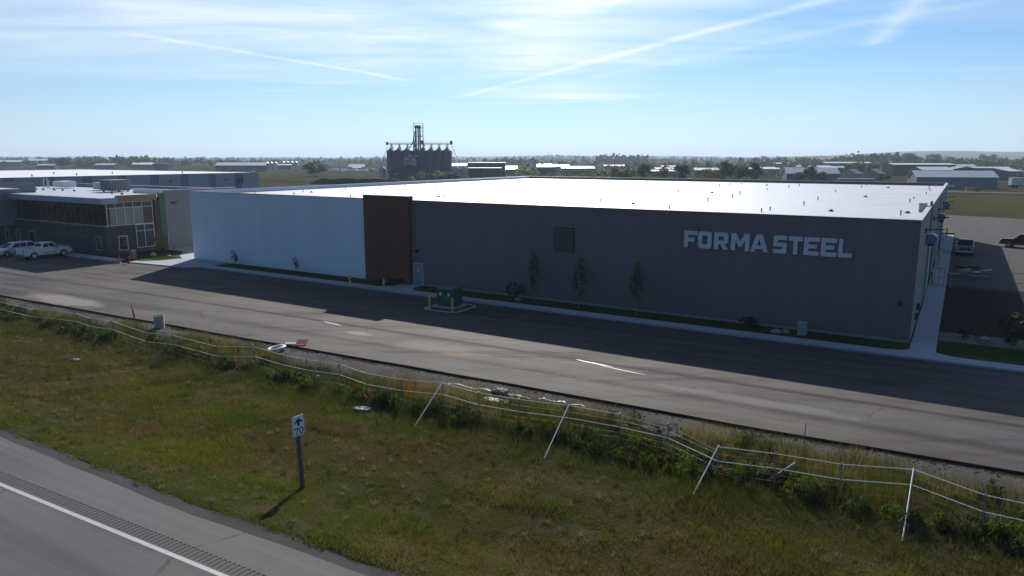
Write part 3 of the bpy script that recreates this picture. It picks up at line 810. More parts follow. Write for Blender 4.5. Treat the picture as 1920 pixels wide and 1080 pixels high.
part(wh, MB().tube((-33.6, 56.0, RZ), (-33.6, 56.0, RZ + 1.15), 0.05, n=6).tube((-33.6, 56.0, RZ + 1.1), (-34.1, 56.0, RZ + 1.1), 0.05, n=6), 'gooseneck_pipe', 'galv_dull', rf)
# louvre
lv = part(wh, MB().box(-29.42, -27.48, BY0 - 0.06, BY0 - 0.002, 4.52, 6.56), 'louvre', 'black')
for k in range(11):
    z = 4.66 + k * 0.172
    mb = MB(); mb.add([(-29.33, BY0 - 0.065, z + 0.06), (-27.57, BY0 - 0.065, z + 0.06), (-27.57, BY0 - 0.13, z + 0.01), (-29.33, BY0 - 0.13, z + 0.01),
                       (-29.33, BY0 - 0.065, z + 0.045), (-27.57, BY0 - 0.065, z + 0.045), (-27.57, BY0 - 0.13, z - 0.02), (-29.33, BY0 - 0.13, z - 0.02)],
                      [(0, 1, 2, 3), (4, 7, 6, 5), (3, 2, 6, 7), (0, 3, 7, 4), (1, 5, 6, 2)])
    part(wh, mb, 'slat', 'wall_grey', lv)
# entrance door beside the red panel
dr = part(wh, MB().box(-44.95, -43.95, BY0 - 0.05, BY0 - 0.002, 0.13, 2.3), 'door', 'grey')
part(wh, MB().box(-44.98, -43.92, BY0 - 0.08, BY0 - 0.051, 2.22, 2.3).box(-45.03, -44.95, BY0 - 0.08, BY0 - 0.003, 0.13, 2.3).box(-43.95, -43.87, BY0 - 0.08, BY0 - 0.003, 0.13, 2.3), 'door_frame', 'pale', dr)
part(wh, MB().box(-44.62, -44.25, BY0 - 0.06, BY0 - 0.051, 1.35, 1.9), 'door_window', 'lamp_clear', dr)
part(wh, MB().box(-44.12, -44.03, BY0 - 0.11, BY0 - 0.051, 1.05, 1.18), 'handle', 'galv', dr)
part(wh, MB().box(-44.75, -44.45, BY0 - 0.28, BY0 - 0.002, 3.35, 3.62), 'wall_light', 'black')
part(wh, MB().box(-3.0, -2.75, BY0 - 0.18, BY0 - 0.032, 2.6, 2.95), 'wall_light', 'black')
# block letters, chamfered corners, slab cut
def rect(x0, x1, y0, y1): return [(x0, y0), (x1, y0), (x1, y1), (x0, y1)]
def cham(x0, x1, y0, y1, c, corners='1111'):
    p = []
    for k, (x, y, sx, sy) in enumerate(((x0, y0, 1, 1), (x1, y0, -1, 1), (x1, y1, -1, -1), (x0, y1, 1, -1))):
        if corners[k] == '0': p.append((x, y)); continue
        a, b = (x, y + sy * c), (x + sx * c, y)
        p += [a, b] if k in (0, 2) else [b, a]
    return p
S_ = 0.27
GLYPH = {
 'F': [([(0, 0), (.30, 0), (.30, .36), (.80, .36), (.80, .60), (.30, .60), (.30, .76), (1, .76), (1, 1), (0, 1)], [])],
 'O': [(cham(0, 1, 0, 1, .12), [cham(.30, .70, .24, .76, .05)])],
 'R': [([(0, 0), (.30, 0), (.30, .30), (.45, .30), (.68, 0), (1, 0), (.74, .34), (.88, .36), (.98, .47), (.98, .88), (.86, 1), (0, 1)], [rect(.30, .68, .53, .77)])],
 'M': [([(0, 0), (.23, 0), (.23, .62), (.43, .22), (.57, .22), (.77, .62), (.77, 0), (1, 0), (1, 1), (.74, 1), (.50, .54), (.26, 1), (0, 1)], [])],
 'A': [([(0, 0), (.25, 0), (.31, .17), (.69, .17), (.75, 0), (1, 0), (.66, 1), (.34, 1)], [[(.38, .38), (.62, .38), (.50, .74)]])],
 'S': [([(0, 0), (.88, 0), (1, .10), (1, .54), (.88, .62), (.30, .62), (.30, .77), (.97, .77), (.97, 1), (.12, 1), (0, .90), (0, .48), (.12, .39), (.70, .39), (.70, .23), (0, .23)], [])],
 'T': [([(.35, 0), (.65, 0), (.65, .76), (1, .76), (1, 1), (0, 1), (0, .76), (.35, .76)], [])],
 'E': [([(0, 0), (1, 0), (1, .23), (.29, .23), (.29, .39), (.84, .39), (.84, .61), (.29, .61), (.29, .77), (1, .77), (1, 1), (0, 1)], [])],
 'L': [([(0, 0), (1, 0), (1, .24), (.30, .24), (.30, 1), (0, 1)], [])]}
LET = [('F', -17.95, -16.94), ('O', -16.86, -15.83), ('R', -15.63, -14.55), ('M', -14.35, -13.02), ('A', -12.95, -11.66),
       ('S', -11.32, -10.37), ('T', -10.26, -9.32), ('E', -9.21, -8.19), ('E', -8.09, -7.06), ('L', -6.95, -6.08)]
for ch, x0, x1 in LET:
    mb = MB()
    zb, zt_ = 5.62, 6.90
    for outer, holes in GLYPH[ch]:
        f = lambda p: (x0 + p[0] * (x1 - x0), zb + p[1] * (zt_ - zb))
        mb.prism([f(p) for p in outer], BY0 - 0.14, BY0 - 0.03, 'xz', [[f(p) for p in h] for h in holes])
    part(wh, mb, 'letter', 'letter')
# right side: arm lamps, hoods, overhead doors
for y, z in ((62.0, 7.12), (78.4, 6.85), (93.1, 6.75), (112.9, 6.5), (127.5, 6.5)):
    part(wh, MB().box(BX1 + 0.001, BX1 + 0.12, y - 0.2, y + 0.2, z - 0.22, z + 0.12).tube((BX1 + 0.1, y, z), (BX1 + 1.0, y, z + 0.10), 0.045, n=6)
         .box(BX1 + 0.85, BX1 + 1.25, y - 0.14, y + 0.14, z + 0.06, z + 0.16), 'arm_lamp', 'black')
for y, z in ((66.0, 6.15), (94.8, 5.85), (123.5, 5.6)):
    mb = MB()
    pr = [(BX1 + 0.002, z - 0.35), (BX1 + 0.62, z - 0.35), (BX1 + 0.78, z - 0.1), (BX1 + 0.74, z + 0.18), (BX1 + 0.5, z + 0.36), (BX1 + 0.002, z + 0.36)]
    mb.prism(pr, y - 0.9, y + 0.9, 'xz')
    h = part(wh, mb, 'exhaust_hood', 'hood_blue', bevel=0.03)
    part(wh, MB().box(BX1 + 0.1, BX1 + 0.6, y - 0.8, y + 0.8, z - 0.55, z - 0.351), 'hood_opening', 'dark', h)
for y in (75.0, 86.0, 105.0, 117.0):
    dd = part(wh, MB().box(BX1 - 0.049, BX1 + 0.01, y, y + 4.2, 0.13, 4.4), 'overhead_door', 'pale')
    for k in range(7):
        part(wh, MB().box(BX1 + 0.011, BX1 + 0.035, y + 0.06, y + 4.14, 0.2 + k * 0.6, 0.74 + k * 0.6), 'door_panel', 'white', dd)
    part(wh, MB().box(BX1 - 0.04, BX1 + 0.09, y - 0.16, y - 0.001, 0.13, 4.5), 'door_jamb', 'grey', dd)
    part(wh, MB().box(BX1 - 0.04, BX1 + 0.09, y + 4.201, y + 4.36, 0.13, 4.5), 'door_jamb', 'grey', dd)
for y in (73.0, 97.8, 101.6, 122.5):
    part(wh, MB().tube((BX1 + 0.07, y, 0.2), (BX1 + 0.07, y, BZ - 0.4), 0.06, n=8), 'downpipe', 'pale')
for i, (y, r) in enumerate(((58.5, 0.9), (60.2, 1.3))):
    part(wh, MB().box(BX1 + 0.001, BX1 + 0.22, y, y + 0.35, r, r + 0.5), 'meter_box', 'dark')

# yellow bollards along the side wall
boll = MB().lathe([(0.085, 0), (0.085, 1.05), (0.06, 1.13), (0.02, 1.16)], 12).mesh('bollard', 'yellow', True)
def bollard(x, y, label, z=0.13, s=1.0):
    return tag(linked('bollard', boll, None, (x, y, z), 0, (s, s, s)), label, 'bollard', 'yellow bollards')
bollard(-1.72, 81.5, 'yellow bollard on the side walkway, nearest the yard fence', s=1.2)
bollard(-1.62, 99.5, 'yellow bollard on the side walkway, nearer one of the pair by the pickup', s=1.2)
bollard(-1.62, 103.5, 'yellow bollard on the side walkway, farther one of the pair by the pickup', s=1.2)
bollard(-1.5, 132.3, 'farthest yellow bollard, at the end of the side walkway', s=1.2)

# ------------------------------------------------------------------ office building on the left
OX = -91.9
of = empty('office_building', (-105, 50.3, 0), 0, 'two storey charcoal office with curtain wall glazing and flat white roof', 'building')
OB = 70.0
part(of, MB().box(-140, OX, 50.3, 50.6, 0, 3.75), 'lower_wall', 'off_dark')
part(of, MB().box(OX - 0.3, OX, 50.6, 57.0, 0, 3.75), 'lower_wall', 'off_dark')
part(of, MB().box(-140, OX - 0.02, 50.75, 51.0, 3.75, 7.15), 'upper_wall', 'off_dark')
part(of, MB().box(OX - 0.35, OX - 0.15, 51.0, 57.0, 3.75, 7.15), 'upper_wall', 'off_dark')
orf = part(of, MB().box(-141, OX - 0.3, 51.0, OB, 6.9, 7.2), 'roof', 'membrane')
part(of, MB().box(-116.6, OX + 0.42, 49.75, 51.0, 6.62, 7.36), 'fascia', 'off_band')
part(of, MB().box(OX - 0.3, OX + 0.42, 51.0, 52.0, 6.62, 7.36), 'fascia', 'off_band')
part(of, MB().box(OX - 0.3, OX + 0.30, 52.001, 57.3, 6.86, 7.62), 'wood_band', 'off_wood')
part(of, MB().box(OX - 0.3, OX + 0.06, 57.0, 57.75, 0, 6.85), 'red_cladding', 'off_red')
gp = part(of, MB().box(OX - 0.3, OX + 0.10, 57.751, 58.6, 0, 7.7), 'green_cladding', 'off_green')
part(of, MB().box(OX - 0.3, OX, 58.6, OB, 0, 8.0), 'rear_wall', 'off_grey')
part(of, MB().box(OX - 0.34, OX + 0.05, 58.6, OB + 0.03, 8.0, 8.08), 'parapet_cap', 'flash_light')
part(of, MB().box(-141, OX - 0.3, OB, OB + 0.3, 0, 7.75), 'back_wall', 'off_grey')
part(of, MB().box(-141, OX - 0.3, OB - 0.03, OB + 0.33, 7.75, 7.82), 'parapet_cap', 'flash_light')
part(of, MB().box(-106, OX - 0.3, 62.6, 62.9, 7.2, 7.85), 'roof_upstand', 'roof_white')
# curtain wall: front, upper
def frame_wall(x_edges, z_edges, plane, at, pane_mat, mull, name, skip=()):
    """panes recessed behind a grid of mullions; plane 'y' = front face, 'x' = right face"""
    cw = empty(name, (0, 0, 0)); cw.parent = of
    off = of.location
    for i in range(len(x_edges) - 1):
        for k in range(len(z_edges) - 1):
            a, b, c, d = x_edges[i] + 0.035, x_edges[i + 1] - 0.035, z_edges[k] + 0.035, z_edges[k + 1] - 0.035
            mb = MB()
            if plane == 'y': mb.box(a, b, at + 0.06, at + 0.09, c, d)
            else: mb.box(at - 0.09, at - 0.06, a, b, c, d)
            pm = pane_mat(i, k) if callable(pane_mat) else pane_mat
            part(of, mb, 'pane', pm, cw)
    for x in x_edges:
        mb = MB()
        if plane == 'y': mb.box(x - 0.035, x + 0.035, at - 0.02, at + 0.12, z_edges[0] - 0.03, z_edges[-1] + 0.03)
        else: mb.box(at - 0.12, at + 0.02, x - 0.035, x + 0.035, z_edges[0] - 0.03, z_edges[-1] + 0.03)
        part(of, mb, 'mullion', mull, cw)
    for z in z_edges:
        mb = MB()
        if plane == 'y': mb.box(x_edges[0], x_edges[-1], at - 0.012, at + 0.115, z - 0.035, z + 0.035)
        else: mb.box(at - 0.115, at + 0.012, x_edges[0], x_edges[-1], z - 0.035, z + 0.035)
        part(of, mb, 'transom', mull, cw)
    return cw
frame_wall(list(np.linspace(-115.0, OX - 0.10, 17)), [3.80, 6.05, 6.60], 'y', 50.62, 'glass', 'mullion_brown', 'upper_glazing')
frame_wall(list(np.linspace(-107.7, -96.0, 10)), [0.85, 2.35, 3.55], 'y', 50.27, 'glass', 'mullion_brown', 'lower_glazing')
frame_wall([50.62, 51.75, 52.9, 54.05, 55.3, 56.75], [3.80, 6.05, 6.75], 'x', OX - 0.02, lambda i, k: 'glass_pale' if k == 0 and i < 4 else 'glass', 'mullion', 'corner_glazing')
frame_wall([54.25, 55.4, 56.7], [0.7, 2.9, 3.72], 'x', OX + 0.03, 'glass', 'mullion', 'lower_glazing')
part(of, MB().box(-115.2, OX + 0.06, 50.22, 50.60, 3.72, 3.79), 'sill_band', 'mullion')
def window(x0, x1, z0, z1, plane, at):
    mb = MB()
    if plane == 'y':
        wd = part(of, MB().box(x0 + 0.08, x1 - 0.08, at - 0.03, at - 0.004, z0 + 0.08, z1 - 0.08), 'window', 'glass')
        for a in ((x0, x1, z0, z0 + 0.1), (x0, x1, z1 - 0.1, z1), (x0, x0 + 0.1, z0 + 0.1, z1 - 0.1), (x1 - 0.1, x1, z0 + 0.1, z1 - 0.1)):
            part(of, MB().box(a[0], a[1], at - 0.07, at - 0.002, a[2], a[3]), 'frame', 'mullion', wd)
    else:
        wd = part(of, MB().box(at + 0.004, at + 0.03, x0 + 0.08, x1 - 0.08, z0 + 0.08, z1 - 0.08), 'window', 'glass')
        for a in ((x0, x1, z0, z0 + 0.1), (x0, x1, z1 - 0.1, z1), (x0, x0 + 0.1, z0 + 0.1, z1 - 0.1), (x1 - 0.1, x1, z0 + 0.1, z1 - 0.1)):
            part(of, MB().box(at + 0.002, at + 0.07, a[0], a[1], a[2], a[3]), 'frame', 'mullion', wd)
window(-94.4, -93.2, 0.65, 2.45, 'y', 50.3)
window(51.75, 53.0, 0.55, 2.45, 'x', OX)
window(-115.4, -114.2, 0.6, 2.3, 'y', 50.3)
window(-111.6, -110.0, 0.6, 2.25, 'y', 50.3)
window(-118.6, -117.4, 0.6, 2.3, 'y', 50.3)
part(of, MB().box(OX + 0.001, OX + 0.35, 59.6, 59.95, 6.2, 6.4).tube((OX + 0.3, 59.78, 6.35), (OX + 0.9, 59.9, 6.5), 0.05, n=6), 'arm_lamp', 'black')
dz = part(of, MB().box(OX + 0.101, OX + 0.14, 57.85, 58.55, 0.12, 2.0), 'side_door', 'dark')
part(of, MB().box(OX + 0.101, OX + 0.18, 58.551, 58.62, 0.12, 2.1), 'frame', 'mullion', dz)
# projecting ribbed block at the far left and its roof screen
part(of, MB().box(-140, -115.6, 47.6, 51.5, 2.75, 7.9), 'entrance_block', 'off_rib')
part(of, MB().box(-140.05, -115.55, 47.55, 51.55, 7.9, 7.98), 'block_cap', 'flash_light')
part(of, MB().box(-116.4, -115.7, 47.8, 48.4, 0, 2.75), 'column', 'off_dark')
for i in range(22):
    part(of, MB().box(-140 + i * 0.95, -139.1 + i * 0.95, 55.2, 55.3, 7.2, 8.55), 'screen_panel', 'off_rib')
# rooftop machines
def roof_unit(x, y, sx, sy, sz, mat, name, z=7.2):
    u = part(of, MB().box(x - sx / 2, x + sx / 2, y - sy / 2, y + sy / 2, z + 0.18, z + sz), name, mat, orf)
    return u
roof_unit(-111.2, 63.0, 3.0, 3.0, 1.75, 'unit_green', 'condenser')
part(of, MB().box(-112.8, -109.6, 61.4, 64.6, 8.95, 9.03), 'condenser_lid', 'galv_dull', orf)
for k in range(8):
    part(of, MB().box(-112.6 + k * 0.38, -112.4 + k * 0.38, 61.42, 61.497, 7.5, 8.85), 'condenser_fin', 'galv_dull', orf)
for k in range(7):
    part(of, MB().box(-109.697, -109.62, 61.7 + k * 0.4, 61.85 + k * 0.4, 7.5, 8.85), 'condenser_fin', 'galv_dull', orf)
for (a, b) in ((-112.4, 61.8), (-110.0, 61.8), (-112.4, 64.2), (-110.0, 64.2)):
    part(of, MB().box(a - 0.1, a + 0.1, b - 0.1, b + 0.1, 7.2, 7.379), 'unit_foot', 'black', orf)
roof_unit(-117.6, 64.8, 2.6, 2.2, 1.25, 'pale', 'air_handler')
roof_unit(-131.5, 65.8, 2.8, 2.2, 1.2, 'white', 'air_handler')
for (a, b, h) in ((-136.2, 64.6, 1.5), (-135.2, 64.9, 1.2), (-134.6, 64.4, 1.7), (-133.8, 65.0, 1.1)):
    part(of, MB().tube((a, b, 7.2), (a, b, 7.2 + h), 0.09, n=8).tube((a, b, 7.15 + h), (a + 0.35, b, 7.1 + h), 0.09, n=8), 'roof_stack', 'galv', orf)
for (a, b) in ((-139, 60.5), (-133.4, 60.5), (-129.8, 60.0), (-128.7, 59.8), (-126.6, 59.9), (-123.8, 60.2), (-121.2, 60.2), (-118.0, 60.3), (-106.0, 59.5), (-101.9, 58.6)):
    part(of, MB().lathe([(0.2, 7.2), (0.2, 7.38), (0.12, 7.46)], 8, (a, b)), 'roof_cap', 'black', orf)

# ------------------------------------------------------------------ big warehouse behind the office
rw = empty('rear_warehouse', (-220, 110, 0), 0, 'large pale blue panelled warehouse with white roof behind the office', 'building')
part(rw, MB().box(-270, -174.4, 60, 141, -0.3, 7.75), 'core', 'bw_dark')
part(rw, MB().box(-270, -174.3, 60, 141.1, 7.751, 8.02), 'roof', 'roof_white')
y = 60.0
k = 0
while y < 139:
    wd = 6.2 if k % 2 == 0 else 2.1
    y2 = min(141.0, y + wd)
    part(rw, MB().box(-174.4 + 0.001, -174.15 + (0.12 if k % 2 == 0 else 0), y + 0.02, y2 - 0.02, -0.3, 8.1), 'wall_panel', 'bw_light' if k % 2 == 0 else 'bw_dark')
    if k % 4 == 0:
        part(rw, MB().box(-174.03, -173.5, y + 3.0, y + 3.4, 6.2, 6.45), 'arm_lamp', 'black')
    y = y2; k += 1
part(rw, MB().box(-174.03, -173.4, 133.5, 134.9, 5.2, 6.5).tube((-173.7, 134.9, 5.6), (-173.7, 134.9, 7.4), 0.12), 'exhaust_fan', 'dark')
for (a, b) in ((-182, 84), (-186, 96), (-195, 110), (-182, 122), (-205, 100)):
    part(rw, MB().lathe([(0.15, 8.02), (0.15, 8.5), (0.05, 8.6)], 8, (a, b)), 'roof_vent', 'galv_dull')

# ------------------------------------------------------------------ sheds and houses in the distance
V_AZ = HEAD                                    # most of them stand square to this heading
def shed(name, x, y, w_, d_, he, hr, wall, roof, label, rz=V_AZ, cat='building', doors=(), wins=(), group=None, fascia=None):
    r = empty(name, (x, y, -0.3), rz, label, cat, group)
    hx = w_ / 2
    pro = [(-d_ / 2, 0), (d_ / 2, 0), (d_ / 2, he + 0.3), (0, hr + 0.3), (-d_ / 2, he + 0.3)] if hr > he else [(-d_ / 2, 0), (d_ / 2, 0), (d_ / 2, he + 0.3), (-d_ / 2, he + 0.3)]
    # walls as a prism along x
    mb = MB(); mb.prism([(p[0], p[1]) for p in pro], -hx, hx, 'yz'); mb.build('wall', wall, r)
    if hr > he:
        for s in (0, 1):
            ya = (-d_ / 2 - 0.4) if s == 0 else (d_ / 2 + 0.4)
            dz = (hr - he) / (d_ / 2) * 0.4
            a = [(-hx - 0.4, ya, he + 0.32 - dz), (hx + 0.4, ya, he + 0.32 - dz), (hx + 0.4, 0, hr + 0.32), (-hx - 0.4, 0, hr + 0.32)]
            m2 = MB().add(a + [(p[0], p[1], p[2] + 0.14) for p in a], [(0, 3, 2, 1), (4, 5, 6, 7), (0, 1, 5, 4), (1, 2, 6, 5), (2, 3, 7, 6), (3, 0, 4, 7)])
            m2.build('roof_slope', roof, r)
    else:
        MB().box(-hx - 0.25, hx + 0.25, -d_ / 2 - 0.25, d_ / 2 + 0.25, he + 0.301, he + 0.55).build('roof', roof, r)
    for (a, b, c, m_) in doors:
        MB().box(a, b, -d_ / 2 - 0.06, -d_ / 2 - 0.004, 0.3, c + 0.3).build('door', m_, r)
    for (a, b, c, e, m_) in wins:
        MB().box(a, b, -d_ / 2 - 0.05, -d_ / 2 - 0.004, c + 0.3, e + 0.3).build('window', m_, r)
    return r
shed('metal_shed', -4.5, 354.5, 30.0, 12, 4.3, 6.7, 'b_grey', 'roof_pale', 'grey metal shed with two pale overhead doors beyond the right yard', R(20),
     doors=((-1.5, 2.3, 3.4, 'b_blue'), (6.2, 10.4, 3.4, 'b_blue')), wins=((-11.5, -7.5, 1.8, 3.5, 'b_blue'),))
shed('metal_shed', -16.5, 480, 17, 14, 5.1, 6.8, 'b_slate', 'roof_pale', 'small pale roofed shed just behind the two-door grey shed')
shed('metal_shed', -2.0, 492, 16, 20, 4.9, 6.9, 'b_slate', 'roof_dark', 'dark gabled shed just behind the two-door grey shed', R(110))
shed('metal_shed', 17.5, 500, 14, 16, 4.5, 6.0, 'b_slate', 'roof_pale', 'low shed behind the right end of the two-door grey shed', R(60))
shed('maroon_shed', -27.5, 575, 42, 16, 7.2, 8.0, 'b_maroon', 'roof_pale', 'long dark maroon shed behind the grey sheds on the right')
shed('brown_shed', -102, 795, 46, 14, 6.3, 7.4, 'b_brown', 'roof_pale', 'long dark brown shed below the row of distant trees')
shed('barn', -70, 414, 26, 13, 3.9, 6.8, 'b_slate', 'roof_pale', 'barn with pale grey gable roof behind three small trees', R(22))
shed('metal_shed', -178, 868, 20, 12, 5.0, 5.7, 'b_slate', 'roof_white', 'far shed with thin white roof left of the gable barn')
shed('house', -52.5, 436, 9, 9, 3.4, 5.8, 'b_cream', 'roof_dark', 'small house with dark gable roof right of the barn', R(75))
shed('house', -43.2, 452, 9, 9, 3.4, 5.8, 'b_grey', 'roof_dark', 'small grey house nearest the maroon shed', R(75))
shed('storage_wall', -45, 391, 16, 2.4, 1.8, 1.8, 'b_blue', 'roof_pale', 'long low pale container block behind the roof edge', R(24))
shed('storage_shed', -470, 640, 26, 14, 3.4, 5.6, 'b_slate', 'roof_pale', 'low pale roofed shed in the far flats left of the silos')
shed('industrial_hall', -238.4, 356, 21.5, 14, 9.0, 9.0, 'b_teal', 'roof_white', 'tall teal grey hall with white roof right of the grain elevator')
shed('green_hall', -226.3, 336, 18, 11, 6.3, 6.3, 'b_green', 'roof_dark', 'lower dark green hall in front of the tall teal hall')
shed('orange_shed', -390, 612, 7.5, 8, 4.6, 6.8, 'b_cream', 'roof_orange', 'small shed with orange roof right of the tall teal hall')
shed('white_shed', -329, 528, 10.5, 9, 3.0, 4.6, 'b_slate', 'roof_white', 'small shed with bright white roof right of the green hall')
shed('white_shed', -236.8, 424, 11.5, 10, 6.0, 7.4, 'b_slate', 'roof_pale', 'blue grey shed between the round willow and the bare trees')
shed('storage_shed', -406, 726, 14, 9, 3.2, 4.3, 'b_slate', 'roof_white', 'far white roofed shed above the round willow')
shed('storage_shed', -330, 745, 22, 9, 2.6, 3.6, 'b_slate', 'roof_pale', 'long low shed in the green flats right of the willow')
shed('storage_shed', -205, 560, 14, 8, 3.0, 4.0, 'b_blue', 'roof_pale', 'low pale roofed shed behind the middle tree row')
shed('storage_shed', -150, 640, 26, 10, 3.2, 3.9, 'b_slate', 'roof_pale', 'long low shed left of the big tree clump')
shed('storage_shed', -120, 720, 32, 10, 3.6, 4.4, 'b_brown', 'roof_pale', 'long low shed showing above the big tree clump')
shed('storage_shed', -248, 690, 16, 9, 3.0, 4.0, 'b_slate', 'roof_pale', 'small far shed above the middle tree row')
shed('long_shed', -544, 424, 44, 12, 5.1, 7.4, 'b_slate', 'roof_white', 'very long low shed with white roof left of the silo row')
shed('storage_shed', -515, 537, 15.5, 12, 2.6, 5.2, 'b_slate', 'roof_white', 'white gable roof above the parked campers')
shed('storage_shed', -493, 514, 8, 6, 2.0, 3.2, 'b_slate', 'roof_white', 'tiny white roofed lean-to left of the campers gable roof')
shed('blue_hall', -582, 372, 12, 9, 6.8, 6.8, 'b_blue', 'roof_pale', 'plain blue grey hall left of the long white roofed shed')
shed('storage_shed', -758, 464, 22, 12, 4.4, 5.8, 'b_slate', 'roof_white', 'white roofed shed left of the blue grey hall')
shed('storage_shed', -758, 423, 20, 12, 4.2, 5.6, 'b_blue', 'roof_pale', 'pale roofed shed near the road on the far left')
shed('storage_shed', -940, 498, 22, 14, 6.0, 9.0, 'b_blue', 'roof_white', 'tall gabled shed right of the dark tree on the far left')
shed('storage_shed', -1075, 474, 30, 14, 6.0, 8.0, 'b_blue', 'roof_white', 'long white roofed shed at the far left edge')
shed('storage_shed', -1180, 560, 34, 14, 7.0, 9.0, 'b_blue', 'roof_white', 'second white roof behind the shed at the far left edge')
shed('storage_shed', -930, 600, 24, 12, 5.0, 6.4, 'b_blue', 'roof_pale', 'pale shed in front of the treeline on the far left')
shed('storage_shed', -470, 520 + 60, 40, 12, 3.0, 4.2, 'b_slate', 'roof_dark', 'low dark shed behind the parked campers')

EXTRA = [(-300, 470, 20, 3.2, 'b_slate', 'roof_pale', 'low pale roofed shed behind the willow bush'), (-262, 520, 26, 3.6, 'b_blue', 'roof_white', 'long low shed beyond the lot right of the willow'),
         (-175, 470, 18, 3.0, 'b_slate', 'roof_pale', 'low shed between the reddish tree and the upright trees'), (-150, 505, 24, 3.4, 'b_brown', 'roof_pale', 'low brown shed behind the upright dark trees'),
         (-128, 560, 22, 3.6, 'b_blue', 'roof_pale', 'blue grey shed behind the brownish middle trees'), (-95, 520, 20, 3.4, 'b_slate', 'roof_white', 'white roofed shed directly behind the big tree clump'),
         (-92, 640, 30, 4.0, 'b_slate', 'roof_pale', 'wide shed left of the gable barn'), (-10, 690, 34, 5.0, 'b_slate', 'roof_pale', 'wide dark shed above the two-door grey shed'),
         (14, 640, 26, 4.4, 'b_blue', 'roof_pale', 'blue grey shed above the box trailer'), (-335, 620, 24, 3.6, 'b_slate', 'roof_pale', 'low shed above the green hall'),
         (-610, 520, 26, 4.0, 'b_slate', 'roof_pale', 'low shed between the silo rows'), (-690, 520, 24, 4.4, 'b_blue', 'roof_pale', 'pale shed behind the long white roofed shed'),
         (-850, 520, 28, 4.6, 'b_blue', 'roof_white', 'wide white roofed shed before the left woods'), (-820, 395, 18, 3.6, 'b_slate', 'roof_pale', 'small shed under the broad brownish tree'),
         (-420, 560, 24, 4.0, 'b_slate', 'roof_pale', 'low shed left of the grain elevator')]
for k_, (x, y, w_, he, wm, rm, lab) in enumerate(EXTRA):
    shed('storage_shed', x, y, w_, 10, he, he + (1.4 if k_ % 2 else 0.8), wm, rm, lab, HEAD + R((-12, 6, 14, -6)[k_ % 4]))

# grey box trailer and yellow bales at the right edge
tr = empty('box_trailer', (21.5, 371, -0.3), R(25), 'white box trailer parked at the far right beyond the yard', 'trailer')
MB().box(-5.5, 5.5, -1.3, 1.3, 1.2, 4.2).build('box', 'b_white', tr)
MB().box(-5.4, 5.4, -1.2, 1.2, 0.8, 1.199).build('chassis', 'dark', tr)
for x in (-4.6, -3.4):
    for y in (-1.1, 1.1):
        MB().tube((x, y - 0.15, 0.5), (x, y + 0.15, 0.5), 0.5, n=14).build('wheel', 'rubber', tr)
for i, (dx, c) in enumerate(((0, 'yellow skip container in front of the grey two-door shed'), (2.6, 'orange skip container beside the yellow one'))):
    b = empty('skip_container', (2.0 + dx, 320.5 + dx * 0.4, -0.3), R(22), c, 'container')
    MB().frustum((-1.0, 1.0, -0.7, 0.7), (-1.25, 1.25, -0.9, 0.9), 0.1, 1.55).build('body', 'yellow' if i == 0 else 'roof_orange', b)
    MB().box(-1.3, 1.3, -0.95, 0.95, 1.551, 1.65).build('rim', 'dark', b)

# silos left of the elevator
def silo_row(cx, cy, n_, r, h, label, mat='bin_far'):
    o = empty('silo_row', (cx, cy, -0.3), HEAD, label, 'silos')
    for i in range(n_):
        x = (i - (n_ - 1) / 2) * r * 2.06
        MB().lathe([(r, 0), (r, h * 0.86), (r * 0.5, h * 0.95), (0.3, h)], 16, (x, 0)).build('silo', mat, o, smooth=True)
    return o
silo_row(-562, 470, 3, 1.95, 8.2, 'row of three pale steel silos right of the long shed')
silo_row(-652, 571, 4, 2.3, 8.0, 'farther row of four pale steel silos')

# ------------------------------------------------------------------ grain elevator
ge = empty('grain_elevator', (-262.4, 323.0, -0.3), HEAD, 'tall grain elevator with two rows of steel bins and a leg tower', 'grain elevator')
NB = 8; rb = 2.24; hb0, hb1 = 4.0, 16.2
def gbin(x, y, nm='grain_bin'):
    prof = [(0.3, 2.4), (rb, hb0)]
    k = 14
    for i in range(k):
        z = hb0 + (hb1 - hb0) * i / k
        prof += [(rb, z + 0.02), (rb + 0.045, z + (hb1 - hb0) / k * 0.5)]
    prof += [(rb, hb1), (0.45, 17.6), (0.4, 17.9)]
    b = MB().lathe(prof, 20, (x, y)).build(nm, 'bin', ge, smooth=False)
    for i in range(6):
        a = i * math.pi / 3 + 0.3
        MB().box(x + (rb + 0.05) * math.cos(a) - 0.09, x + (rb + 0.05) * math.cos(a) + 0.09, y + (rb + 0.05) * math.sin(a) - 0.09, y + (rb + 0.05) * math.sin(a) + 0.09, 0, hb1).build('stiffener', 'bin', b)
    return b
for row, y in ((0, 0.0), (1, 6.0)):
    for i in range(NB):
        x = -18.0 + rb + i * (36.0 - 2 * rb) / (NB - 1)
        if row == 0 and i in (3,): continue
        gbin(x, y)
